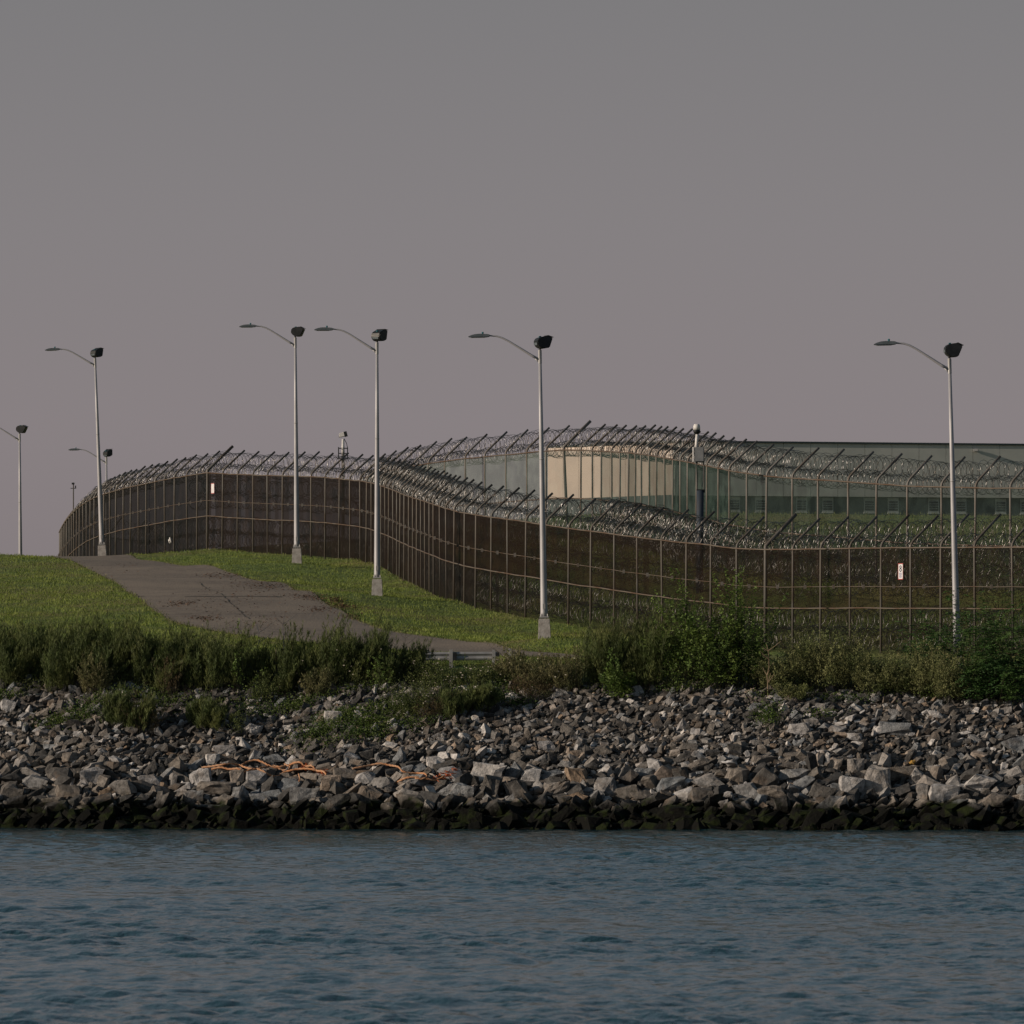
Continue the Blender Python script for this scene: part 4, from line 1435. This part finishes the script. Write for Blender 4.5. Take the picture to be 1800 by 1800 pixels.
rope_obj([[(355, 1349), (372, 1347), (392, 1344), (405, 1343), (420, 1345), (432, 1349), (446, 1352), (462, 1349), (478, 1346), (492, 1348), (508, 1344)],
          [(425, 1345), (436, 1339), (450, 1336), (462, 1340), (474, 1346), (490, 1350), (505, 1346), (515, 1342), (522, 1340)],
          [(372, 1352), (388, 1349), (402, 1352), (418, 1351), (430, 1356), (446, 1350)],
          [(452, 1351), (466, 1357), (476, 1363), (488, 1364), (500, 1357), (512, 1354), (524, 1352), (538, 1351), (552, 1353), (562, 1357)],
          [(500, 1343), (510, 1349), (498, 1354), (486, 1348)],
          [(515, 1341), (528, 1340), (536, 1347), (548, 1346), (556, 1354), (568, 1356), (574, 1362)],
          [(525, 1361), (527, 1368), (526, 1374)]], 0.037,
         'left tangle of pale orange rope with bright netting draped over the boulders', net=((541, 1349, 70, 6, 2.5), (566, 1357, 30, 5, 2)))
rope_obj([[(620, 1351), (636, 1348), (652, 1345), (668, 1342), (684, 1345), (700, 1348), (708, 1356), (722, 1359), (736, 1359), (747, 1360), (750, 1366), (740, 1369), (728, 1367)],
          [(696, 1376), (712, 1368), (730, 1366), (750, 1369), (766, 1371), (782, 1364)]], 0.036,
         'right length of orange rope snaking over the boulders to a bright frayed end', net=((774, 1368, 34, 8, 2.0), (788, 1361, 26, 5, 2.5), (798, 1352, 10, 3, 2)))
def scrap(name, px, py, sx, sz, m, label, cat):
    q = on_rock(px, py)
    bm = bmesh.new(); bmesh.ops.create_icosphere(bm, subdivisions=2, radius=1)
    for v in bm.verts:
        k = 1 + 0.3 * math.sin(v.co.x * 6 + v.co.z * 4 + px)
        v.co = Vector((v.co.x * sx * k, v.co.y * sx * 0.6, v.co.z * sz * k))
    me = bpy.data.meshes.new(name); bm.to_mesh(me); bm.free(); me.materials.append(m)
    o = bpy.data.objects.new(name, me); C.objects.link(o); o.location = q + Vector((0, -0.04, 0))
    tag(o, label, cat)
scrap('yellow_rag', 1604, 1340, 0.13, 0.09, M['yellow'], 'crumpled yellow scrap lying among the rocks at right', 'litter')
scrap('plastic_scrap', 1438, 1322, 0.12, 0.10, M['white'], 'crumpled white plastic scrap on the stones right of centre', 'litter')
scrap('white_scrap', 1280, 1340, 0.32, 0.07, M['white'], 'flat torn pale scrap lying across stones between centre and right', 'litter')
o = MB().tube([(0, 0, 0), (0.02, 0, 0.25)], 0.022, 6).build('white_stick', M['white'])
o.location = on_rock(1384, 1384) + Vector((0, -0.03, -0.03)); tag(o, 'thin upright white stick between boulders above the algae line', 'stick')

# ------------------------------------------------------------------ plants
def leaves(c, d, ln, wd, rs):
    """diamond leaves: centres c, directions d"""
    m = len(c)
    d = d / (np.linalg.norm(d, axis=1)[:, None] + 1e-9)
    s = rs.normal(size=(m, 3)); s -= (s * d).sum(1)[:, None] * d
    s /= np.linalg.norm(s, axis=1)[:, None] + 1e-9
    ln = np.broadcast_to(ln, (m,))[:, None] * rs.uniform(0.6, 1.3, (m, 1)); wd = np.broadcast_to(wd, (m,))[:, None] * rs.uniform(0.7, 1.3, (m, 1))
    v = np.stack([c, c + d * ln * 0.5 + s * wd * 0.5, c + d * ln, c + d * ln * 0.5 - s * wd * 0.5], 1).reshape(-1, 3)
    f = np.arange(m * 4).reshape(m, 4)
    return v, f
def stems_geom(paths, r):
    """paths: (n, k, 3) -> thin 3-sided tubes"""
    n_, k, _ = paths.shape
    ang = np.arange(3) * 2 * math.pi / 3
    off = np.stack([np.cos(ang), np.sin(ang), np.zeros(3)], 1)
    rr_ = (r * np.linspace(1, 0.35, k))[None, :, None, None]
    v = paths[:, :, None, :] + off[None, None] * rr_
    idx = np.arange(n_ * k * 3).reshape(n_, k, 3)
    F_ = []
    for q in range(3):
        u = (q + 1) % 3
        F_.append(np.stack([idx[:, :-1, q], idx[:, :-1, u], idx[:, 1:, u], idx[:, 1:, q]], -1).reshape(-1, 4))
    return v.reshape(-1, 3), np.concatenate(F_)
KIND = {
 #           stems/m2, leaves/stem, leaf len, wid, spread, side branch, leaf up, mat, stem r, tstart
 'feather': (44, 84, 0.20, 0.020, 0.30, 0.10, 1.25, 'feather', 0.006, 0.10),
 'leafy':   (14, 95, 0.12, 0.065, 0.50, 0.30, 0.15, 'leaf', 0.012, 0.15),
 'olive':   (30, 85, 0.080, 0.034, 0.46, 0.22, 0.55, 'olive', 0.005, 0.20),
 'frond':   (5, 240, 0.15, 0.040, 0.60, 0.55, -0.10, 'frond', 0.018, 0.12),
 'pale':    (40, 50, 0.13, 0.024, 0.50, 0.12, 0.80, 'pale', 0.006, 0.10),
 'brown':   (30, 34, 0.10, 0.018, 0.45, 0.14, 0.80, 'brownw', 0.006, 0.15),
 'flowery': (22, 34, 0.09, 0.026, 0.38, 0.16, 0.60, 'feather', 0.006, 0.10),
 'young':   (3.5, 46, 0.11, 0.055, 0.30, 0.20, 0.25, 'leaf', 0.014, 0.22),
}
def plant(name, px, Y, wpx, hpx, kind, label, cat, dens=1.0, base=None, depth=None, lean=0.0, group=None, flowers=0, seed=None):
    rs = np.random.RandomState(int(px * 13 + Y) if seed is None else seed)
    sd_, nl, ll, lw, spread, side, upw, mt, sr, t0 = KIND[kind]
    if Y > 1000:
        Y = hit(px, Y, 255, 300, 0.1).y
    elif 279.2 <= Y < 283:
        Y += -0.9 - 0.15 * X(px, Y)
        hpx = hpx * 1.2 if kind not in ('flowery', 'pale', 'brown') else hpx
    w = wpx / F * Y * R.uniform(0.9, 1.12); h = R.uniform(0.84, 1.14) * hpx / F * Y * (1.10 if kind in ('flowery', 'pale', 'brown') else ((1.05 if px < 1000 else 1.22) if kind == 'feather' else 1.34))
    x = X(px, Y)
    b = Vector((x, Y, gz(x, Y) if base is None else base))
    dep = depth if depth is not None else max(0.8, min(2.4, w * 0.9))
    root = empty(name, b)
    tag(root, label, cat, group)
    ns = max(4, int(sd_ * w * dep * dens))
    k = 6
    ang = rs.uniform(0, 2 * math.pi, ns); rad = np.sqrt(rs.rand(ns))
    bx = np.cos(ang) * rad * w * 0.36; by = np.sin(ang) * rad * dep * 0.40
    bz = ground(b.x + bx, b.y + by) - b.z if base is None else np.zeros(ns)
    hh = h * (1 - 0.38 * rad ** 2) * rs.uniform(0.62, 1.04, ns)
    # uneven outline: clumps
    if kind == 'feather':      # stems gather into leaning plumes
        npl = max(4, int(w * dep * 4.5))
        pl_ = rs.randint(0, npl, ns)
        pc = rs.uniform(-1, 1, (npl, 2)) * np.array([w * 0.40, dep * 0.40])
        bx = pc[pl_, 0] + rs.normal(0, 0.14, ns); by = pc[pl_, 1] + rs.normal(0, 0.14, ns)
        bz = ground(b.x + bx, b.y + by) - b.z
        hh = h * rs.uniform(0.62, 1.02, npl)[pl_] * rs.uniform(0.6, 1.04, ns)
    hh *= 0.86 + 0.16 * np.sin(bx * 3.1 / max(w, 0.5) * 2.6 + rs.rand() * 6) + 0.07 * np.sin(bx * 9 + rs.rand() * 6)
    outx = bx * spread / 0.36 * 0.55 + rs.normal(0, 0.10 * h, ns) + lean * h
    outy = by * spread * 0.9 + rs.normal(0, 0.08 * h, ns)
    if kind == 'feather':
        outx = (bx * 0.30 + (rs.normal(0.10, 0.13, npl) * h)[pl_] + rs.normal(0, 0.055 * h, ns)) + lean * h
    t = np.linspace(0, 1, k)
    pa = np.stack([bx[:, None] + outx[:, None] * t ** 1.6, by[:, None] + outy[:, None] * t ** 1.6, bz[:, None] + hh[:, None] * (t - 0.06 * t * t)], -1)
    v, f = stems_geom(pa, sr)
    mesh_arrays('stems', v, f, M['dry'] if kind in ('brown', 'pale') else M['stem'], root)
    # leaves
    n_ = int(ns * nl)
    si = rs.randint(0, ns, n_)
    tl = t0 + (1 - t0) * rs.rand(n_) ** 0.85
    if kind == 'frond':
        # leaves gathered on arching fronds that leave the stems
        nf = ns * 15
        fs_ = rs.randint(0, ns, nf); ft = 0.22 + 0.78 * rs.rand(nf)
        o_ = np.stack([np.interp(ft, [0, 1], [0, 1])] * 1, 0)[0]
        fp = np.stack([bx[fs_] + outx[fs_] * ft ** 1.6, by[fs_] + outy[fs_] * ft ** 1.6, bz[fs_] + hh[fs_] * (ft - 0.06 * ft * ft)], 1)
        fa = rs.uniform(0, 2 * math.pi, nf); fl = rs.uniform(0.5, 1.0, nf)
        fd = np.stack([np.cos(fa), np.sin(fa) * 0.8, rs.uniform(0.1, 0.7, nf)], 1)
        q = rs.randint(0, nf, n_); u = rs.rand(n_)
        c = fp[q] + fd[q] * (u * fl[q])[:, None]
        c[:, 2] -= 0.55 * (u ** 2) * fl[q]
        sgn = np.where(rs.rand(n_) < 0.5, -1, 1)
        perp = np.stack([-fd[q][:, 1], fd[q][:, 0], np.zeros(n_)], 1) * sgn[:, None]
        d = perp + fd[q] * 0.35 + np.array([0, 0, -0.25]) + rs.normal(0, 0.12, (n_, 3))
        v, f = leaves(c, d, ll * (1.1 - 0.5 * u), lw, rs)
        tn = np.clip(0.5 + (rs.rand(nf)[q] - 0.5) * 0.7 + rs.normal(0, 0.12, n_), 0, 1)
    else:
        p = np.stack([bx[si] + outx[si] * tl ** 1.6, by[si] + outy[si] * tl ** 1.6, bz[si] + hh[si] * (tl - 0.06 * tl * tl)], 1)
        a = rs.uniform(0, 2 * math.pi, n_)
        # side sprigs
        nsp = ns * 9
        sp = si * 9 + np.minimum((tl * 9).astype(int), 8)
        sa = rs.uniform(0, 2 * math.pi, nsp)[sp] + rs.normal(0, 0.5, n_)
        rr_ = side * (rs.rand(n_) ** 0.6) * (1.15 - tl) ** 0.5 * (0.6 + 0.8 * rs.rand(nsp)[sp])
        d0 = np.stack([np.cos(sa), np.sin(sa), np.zeros(n_)], 1)
        p = p + d0 * rr_[:, None]; p[:, 2] += rr_ * upw * 1.1
        d = d0 * (1 - abs(upw) * 0.55) + np.array([0, 0, upw]) + rs.normal(0, 0.30, (n_, 3))
        v, f = leaves(p, d, ll, lw, rs)
        tn = np.clip(0.45 + (rs.rand(ns)[si] - 0.5) * 0.6 + (rs.rand(nsp)[sp] - 0.5) * 0.35 + rs.normal(0, 0.1, n_), 0, 1)
    mesh_arrays('foliage', v, f, M[mt], root, tone=tn)
    if flowers:
        si = rs.randint(0, ns, flowers)
        tp = pa[si, -1] + rs.normal(0, 0.09, (flowers, 3)) + np.array([0, 0, 0.02])
        tp[:, 2] -= np.abs(rs.normal(0, 0.28, flowers)) * h * 0.8
        tp[:, 1] -= 0.15
        m6 = 6
        aa = np.arange(m6) * 2 * math.pi / m6
        rad_ = rs.uniform(0.018, 0.042, flowers)
        rim = np.stack([np.cos(aa), np.sin(aa), np.zeros(m6)], 1)[None] * rad_[:, None, None]
        rim[:, :, 2] += rim[:, :, 1] * 0.6
        vv = (tp[:, None, :] + rim).reshape(-1, 3)
        mesh_arrays('flowers', vv, np.arange(flowers * m6).reshape(flowers, m6), M['flower'], root, tone=rs.rand(flowers))
    return root

G1 = 'dark feathery weeds in a row along the top of the bank'
left = [(-20, 282.2, 84, 92), (22, 280.6, 84, 94), (62, 281.8, 76, 88), (104, 280.4, 78, 92), (146, 281.6, 80, 90), (188, 280.2, 76, 96), (232, 281.2, 80, 88), (276, 280.4, 78, 92), (318, 281.0, 70, 92), (358, 280.4, 62, 104), (392, 280.2, 62, 104), (430, 280.8, 50, 74), (462, 280.6, 44, 66)]
lw_ = ['at the very left edge of the picture', 'second from the left edge above the pale round boulder', 'third from the left edge with a white flower beside it', 'above the lone boulder on the bank top', 'behind the grass lawn between boulder and brown weed clump', 'directly above the brown weed clump on the stones', 'right of the brown weed clump, shorter than its neighbours', 'above the small round bush on the left bank', 'left of the tallest left clump', 'left half of the tallest clump before the road', 'right half of the tallest clump before the road', 'low one in the dip where the road shows', 'low one beside the wooden stake']
for (a, lb) in zip(left, lw_):
    plant('weed_clump', *a, 'feather', 'dark green feathery weed clump, ' + lb, 'weed clump', group=G1, dens=1.15)
mid = [(505, 280.4, 58, 86, 'just right of the wooden stake'), (545, 280.8, 72, 104, 'with the highest plumes left of the guardrail'), (590, 280.2, 76, 104, 'in the middle of the big mound left of the guardrail'), (636, 280.7, 76, 98, 'right part of the big mound left of the guardrail'), (680, 280.3, 66, 84, 'sloping down toward the guardrail'), (716, 280.6, 56, 66, 'last low one before the guardrail')]
for a in mid:
    plant('weed_clump', *a[:4], 'feather', 'green feathery weed clump ' + a[4], 'weed clump', group=G1, dens=1.15, flowers=8)
fl = [(742, 280.4, 78, 66, 'under the left end of the guardrail'), (782, 280.0, 74, 52, 'in front of the guardrail middle'), (826, 280.0, 74, 50, 'in front of the right guardrail post'), (862, 280.6, 56, 52, 'low at the right end of the guardrail')]
for a in fl:
    plant('flowering_weed', *a[:4], 'flowery', 'weed dotted with small white flower heads ' + a[4], 'flowering weed', group='white flowered weeds by the guardrail', flowers=30)
pl = [(892, 281.0, 54, 66, 'right of the guardrail end'), (926, 280.6, 56, 70, 'left of the white lamp base'), (962, 280.2, 60, 74, 'under the white concrete lamp base'), (1000, 280.0, 64, 84, 'right of the white lamp base')]
for a in pl:
    plant('tall_grass_clump', *a[:4], 'pale', 'pale straw tinted grassy clump ' + a[4], 'grass clump', group='pale grassy clumps by the lamp base', dens=1.2, flowers=12, lean=-0.12)
plant('straw_clump', 950, 279.4, 70, 42, 'brown', 'flattened dry straw clump leaning left over the stones below the lamp', 'dry grass', lean=-0.5)
m2 = [(1042, 280.6, 66, 100, 'left of the three'), (1086, 280.9, 70, 112, 'middle of the three'), (1130, 280.4, 66, 108, 'right of the three')]
for a in m2:
    plant('weed_clump', *a[:4], 'feather', 'dense dark plume-like weed right of the white lamp base, ' + a[4], 'weed clump', group='three dark plumed weeds below the brown fence', dens=1.25)
lf = [(1168, 280.2, 46, 118, 'slender one on its left side', 0.8), (1214, 280.7, 86, 152, 'broad one reaching the fence rail', 1.0), (1262, 280.2, 86, 122, 'lower middle one', 1.0), (1308, 280.6, 78, 152, 'right one with high shoots', 1.0)]
for a in lf:
    plant('leafy_shrub', *a[:4], 'leafy', 'bright leafy shrub in the green thicket before the fence, ' + a[4], 'shrub', group='leafy shrubs forming the middle thicket', dens=a[5] * 1.5)
plant('bank_sapling', 1188, 279.3, 56, 104, 'young', 'young bright green sapling rooted on the edge of the stones left of the thicket', 'sapling', dens=1.6, depth=0.9)
ol = [(1362, 280.0, 56, 60, 'low one by the bare sapling'), (1402, 280.6, 66, 84, 'beside the bare sapling'), (1446, 280.3, 74, 102, 'tallest of them with rusty tips'), (1492, 280.6, 70, 84, 'right of the tallest'), (1536, 280.2, 66, 72, 'under the number notice side of the fence'), (1580, 280.5, 66, 66, 'right below the white notice'), (1624, 280.2, 70, 78, 'left of the far right lamp pole'), (1668, 279.6, 66, 66, 'around the foot of the far right lamp pole')]
for a in ol:
    plant('olive_weed', *a[:4], 'olive', 'fluffy pale olive weed clump, ' + a[4], 'weed clump', group='pale olive weeds below the right fence', dens=1.35, flowers=0)
fr = [(1645, 282.6, 100, 126, 'lower tree of drooping green fronds left of the far right lamp pole', 1.3), (1730, 281.6, 100, 138, 'frond leaved tree just right of the far right lamp pole', 1.3), (1790, 281.2, 120, 158, 'tallest frond leaved tree at the right edge of the picture', 1.3), (1752, 279.8, 110, 84, 'low dark frond bush in front of the right edge trees', 1.6), (1860, 281, 110, 150, 'frond leaved tree just outside the right edge', 1.0)]
for a in fr:
    if a[0] > 1850:
        continue
    plant('frond_tree' if a[3] > 100 else 'frond_bush', *a[:4], 'frond', a[4], 'tree' if a[3] > 100 else 'bush', dens=a[5], group=None)
xt = [('pale', 168, 279.0, 52, 62, 'pale green grassy weed showing between dark clumps in the left row'),
      ('brown', 300, 279.2, 44, 70, 'brown tipped dry weed in the left row, right of the brown weed clump'),
      ('young', 428, 279.1, 46, 74, 'light leafy weed with broad leaves in the dip before the road'),
      ('flowery', 462, 279.0, 50, 50, 'loose flowering weed left of the wooden stake'),
      ('pale', 560, 279.1, 50, 44, 'low pale weed at the foot of the big mound left of the guardrail'),
      ('young', 668, 279.1, 44, 56, 'light leafy weed at the right foot of the big mound'),
      ('leafy', 1085, 279.0, 52, 52, 'low leafy weed at the foot of the dark plumed weeds'),
      ('young', 1238, 279.0, 60, 84, 'light green sprig standing in front of the middle thicket'),
      ('pale', 1420, 278.8, 56, 60, 'grassy light clump in front of the olive weeds'),
      ('young', 1535, 278.8, 30, 50, 'single leafy sprout at the foot of the olive weeds')]
for (kd, px, Y, w_, h_, lb) in xt:
    plant('leafy_weed' if kd in ('young', 'leafy') else 'grassy_weed', px, Y + 0.35, w_, h_ * 1.25, kd, lb, 'weed', dens=1.5, depth=0.9)
# bushes on the stones
plant('brown_weed', 226, 1283, 84, 76, 'feather', 'weed clump on the left stones, dark green below the brown tips', 'weed clump', dens=1.3, depth=1.2)
plant('dry_weed', 252, 1286, 58, 78, 'brown', 'dry brown weed stalks growing through the left clump on the stones', 'dry weed', dens=1.2, depth=0.8)
plant('round_bush', 367, 1275, 62, 58, 'feather', 'small rounded dark bush on the left stones below the tallest clump', 'bush', dens=1.5, depth=1.2)
plant('thin_weed', 418, 1288, 30, 60, 'flowery', 'thin weed right of the small round bush on the stones', 'weed', dens=1.3, depth=0.8)
plant('slope_weed', 722, 1258, 84, 78, 'flowery', 'large green weed sprawling over the stones below the guardrail left end', 'weed clump', dens=1.6, depth=1.6, flowers=45)
plant('slope_bush', 762, 1262, 60, 62, 'brown', 'brownish weed between two green ones below the guardrail', 'weed clump', dens=1.0, depth=1.0)
plant('slope_bush', 818, 1252, 84, 56, 'feather', 'compact dark green bush on the stones below the guardrail post', 'bush', dens=1.7, depth=1.4)
plant('green_sapling', 1352, 1284, 34, 86, 'young', 'small leafy green sapling growing from the stones under the bare one', 'sapling', dens=3.5, depth=0.8)
plant('stone_weed', 1395, 1232, 50, 34, 'olive', 'low olive weed tuft at the top edge of the right stones', 'weed', dens=1.2, depth=0.8)
plant('edge_weed', 1680, 1222, 54, 34, 'leafy', 'low leafy weed spilling over the stones below the far right lamp', 'weed', dens=3.0, depth=0.9)

def bare(name, px, py0, Y, hpx, label, seed, m='dry', r=0.022):
    rs = random.Random(seed)
    top_ = P(px, py0 - hpx, Y)
    b = Vector((top_.x, Y, gz(top_.x, Y)))
    root = empty(name, b); tag(root, label, 'bare stem')
    h = top_.z - b.z
    t = MB()
    pts = [Vector((0, 0, -0.3))]
    for i in range(1, 8):
        pts.append(Vector((rs.uniform(-.04, .04) * i * 0.4, rs.uniform(-.03, .03), h * i / 7)))
    t.tube(pts, [r * (1 - 0.1 * i) for i in range(8)], 6)
    t.build('stem', M[m], root, smooth=True)
    for i in range(2, 7):
        for _ in range(2):
            a = rs.uniform(0, 6.28); ln = h * rs.uniform(0.10, 0.26)
            q = pts[i] + Vector((math.cos(a), math.sin(a) * 0.5, 0.7)) * ln
            MB().tube([pts[i], pts[i].lerp(q, 0.5) + Vector((0, 0, -0.02)), q], [r * 0.5, r * 0.4, r * 0.22], 4).build('branch', M[m], root)
bare('bare_sapling', 1350, 1222, 276.6, 92, 'bare pale sapling with a forked branch between thicket and olive weeds', 4, r=0.034)
bare('dead_stalk', 452, 1145, 281.0, 50, 'dark dead stalk with hooked tip against the road left of the stake', 5, 'navy', 0.018)
bare('dead_stalk', 499, 1144, 281.0, 66, 'taller dead branching stalk against the road above the stake', 6, 'navy', 0.014)
bare('dead_stalk', 884, 1165, 281.3, 66, 'dark leafless stalk crossing the grass just right of the guardrail', 9, 'stem', 0.014)
bare('dead_stalk', 712, 1150, 281.3, 56, 'thin leafless stalk rising in front of the road left of the guardrail', 12, 'stem', 0.010)
def drift(a, b, label):
    p, q = on_rock(*a), on_rock(*b)
    o = MB().tube([Vector((0, -.15, 0)), (q - p) * 0.5 + Vector((0, -.15, 0.04)), q - p + Vector((0, -.15, 0))], [0.04, 0.035, 0.02], 6).build('driftwood_branch', M['dry'], smooth=True)
    o.location = p; tag(o, label, 'branch')
drift((1385, 1224), (1478, 1217), 'long thin branch lying along the top of the right stones')
drift((648, 1267), (700, 1273), 'short brown branch on the creeping weeds left of centre')
drift((960, 1196), (905, 1190), 'dry pale branch below the white lamp base')

# low weeds filling the top edge of the bank, and creepers over the stones
def carpet(name, spots, m, label, ll, lw, hgt, up=0.6, lift=0.05):
    rs = np.random.RandomState(len(spots) * 7 + 3)
    VV, FF, TT = [], [], []
    nb = 0
    for (px, py, sx, sy, cnt) in spots:
        cnt = int(cnt * (2.3 if name == 'creeping_weeds' else 1))
        c = hit(px, py, 262, 430, 0.1)
        c2 = hit(px, py - max(sy, 2), 262, 430, 0.1)
        dyw = max(0.25, abs(c2.y - c.y))
        x = c.x + rs.normal(0, 0.5, cnt) * sx / F * c.y
        y = c.y + rs.normal(0, 0.5, cnt) * dyw
        z = ground(x, y) + lift + rs.rand(cnt) ** 1.5 * hgt
        d = rs.normal(0, 0.6, (cnt, 3)) + np.array([0, 0, up])
        v, f = leaves(np.stack([x, y, z], 1), d, ll, lw, rs)
        VV.append(v); FF.append(f + nb); nb += len(v); TT.append(rs.rand(cnt))
    o = mesh_arrays(name, np.concatenate(VV), np.concatenate(FF), M[m], tone=np.concatenate(TT))
    tag(o, label, 'ground cover', kind='stuff')
sp = []
rq = random.Random(31)
for px in range(-30, 1850, 8):
    if 880 < px < 1130 or px > 1320:
        k = 130
    else:
        k = 170
    sp.append((px + rq.uniform(-5, 5), 1200 + rq.uniform(-14, 9), 24, 10, int(k * 1.1)))
carpet('low_weeds', sp, 'feather', 'low dark green weeds filling the gaps along the top of the bank', 0.10, 0.03, 0.5)
sp = [(420, 1240, 120, 14, 260), (560, 1228, 110, 10, 300), (620, 1300, 110, 10, 260), (770, 1240, 110, 16, 420), (200, 1255, 120, 18, 260), (880, 1215, 70, 10, 240), (1380, 1225, 80, 8, 200), (600, 1262, 60, 12, 700), (650, 1275, 60, 10, 700), (560, 1290, 50, 10, 400), (690, 1250, 50, 12, 600), (640, 1292, 50, 6, 300), (520, 1245, 40, 8, 250), (460, 1255, 60, 12, 200), (130, 1262, 60, 10, 350), (100, 1275, 40, 6, 200), (170, 1240, 60, 12, 380), (300, 1235, 60, 10, 180), (740, 1275, 60, 8, 250), (850, 1225, 60, 8, 260), (905, 1240, 40, 6, 150), (1350, 1262, 30, 16, 260), (1440, 1260, 40, 6, 80), (1480, 1232, 60, 5, 150), (1560, 1222, 50, 4, 120), (1200, 1212, 60, 5, 220), (240, 1222, 60, 8, 300), (480, 1222, 50, 8, 220), (1700, 1216, 70, 6, 300), (5, 1228, 40, 6, 200), (1640, 1225, 40, 8, 160), (940, 1205, 70, 6, 240)]
carpet('creeping_weeds', sp, 'vine', 'bright green creepers spreading over the stones', 0.085, 0.05, 0.30, up=0.35, lift=0.12)

# grass blades on the lawns
def lawn():
    rs = np.random.RandomState(4)
    cnt = 230000
    u = rs.rand(cnt)
    Y = 284 + 126 * u ** 1.5
    px = rs.uniform(-60, 1230, cnt)
    x = (px - 900) / F * Y
    keep = ~in_road(x, Y)
    # outside of the brown fence only
    oy = np.array([o[1] for o in OUT[:len(OUT_PX)]]); ox = np.array(OUT_PX, dtype=float)
    fy = np.interp(px, ox[::-1], oy[::-1])
    keep &= (Y < fy - 0.2) | (px < 105)
    x, Y = x[keep], Y[keep]
    z = ground(x, Y)
    keep = z > 6.2
    x, Y, z = x[keep], Y[keep], z[keep]
    n_ = len(x)
    clump = 0.5 + 0.5 * np.sin(x * 1.9 + 1.3 * np.sin(Y * 0.7)) * np.sin(Y * 0.9 + 0.8 * np.sin(x * 1.1))
    d = rs.normal(0, 0.45, (n_, 3)) + np.array([0.1, 0, 1.0])
    hh = (0.06 + 0.11 * clump) * rs.uniform(0.6, 1.4, n_)
    v, f = leaves(np.stack([x, Y, z - 0.01], 1), d, hh, 0.03, rs)
    o = mesh_arrays('lawn_grass', v, f, M['blade'], tone=np.clip(0.3 * rs.rand(n_) + 0.7 * clump, 0, 1))
    tag(o, 'rough green grass covering both lawns beside the road', 'grass', kind='stuff')
lawn()
def inner_grass():
    rs = np.random.RandomState(14)
    cnt = 42000
    Y = 300 + 170 * rs.rand(cnt) ** 1.6
    px = rs.uniform(900, 1900, cnt)
    x = (px - 900) / F * Y
    iy = np.array(IN_Y); ix = np.array(IN_PX, dtype=float)
    oy = np.array(OUT_Y); ox = np.array(OUT_PX, dtype=float)
    keep = (Y > np.interp(px, ox[::-1], oy[::-1]) + 1.5)
    x, Y = x[keep], Y[keep]
    z = ground(x, Y)
    n_ = len(x)
    d = rs.normal(0, 0.35, (n_, 3)) + np.array([0, 0, 1.0])
    v, f = leaves(np.stack([x, Y, z], 1), d, 0.20 * rs.uniform(0.5, 1.5, n_), 0.045, rs)
    o = mesh_arrays('tall_grass', v, f, M['feather'], tone=rs.rand(n_))
    tag(o, 'tall unmown grass between and behind the two fences at right', 'grass', kind='stuff')
inner_grass()
# dry fringe along the fence foot and road edges
def fringe():
    rs = np.random.RandomState(24)
    VV = []
    xs_, ys_ = [], []
    for i in range(3, 62):
        a, b = OUT[i], OUT[i + 1]
        for _ in range(26):
            t = rs.rand()
            xs_.append(a[0] + (b[0] - a[0]) * t - abs(rs.normal(0, 0.22))); ys_.append(a[1] + (b[1] - a[1]) * t - abs(rs.normal(0, 0.3)))
    for q in (RA, RB):
        for _ in range(2600):
            i = rs.randint(0, len(q) - 1); t = rs.rand()
            p = q[i] * (1 - t) + q[i + 1] * t
            xs_.append(p[0] + rs.normal(0, 0.14)); ys_.append(p[1] + rs.normal(0, 0.4))
    x, y = np.array(xs_), np.array(ys_)
    z = ground(x, y)
    d = rs.normal(0, 0.5, (len(x), 3)) + np.array([0, 0, 1.0])
    v, f = leaves(np.stack([x, y, z], 1), d, 0.13, 0.03, rs)
    o = mesh_arrays('grass_fringe', v, f, M['pale'], tone=rs.rand(len(x)))
    tag(o, 'dry straw coloured grass fringe along fence foot and road edges', 'grass', kind='stuff')
fringe()
tri = sum(len(m.polygons) * 2 for m in bpy.data.meshes)
print('faces*2', tri)
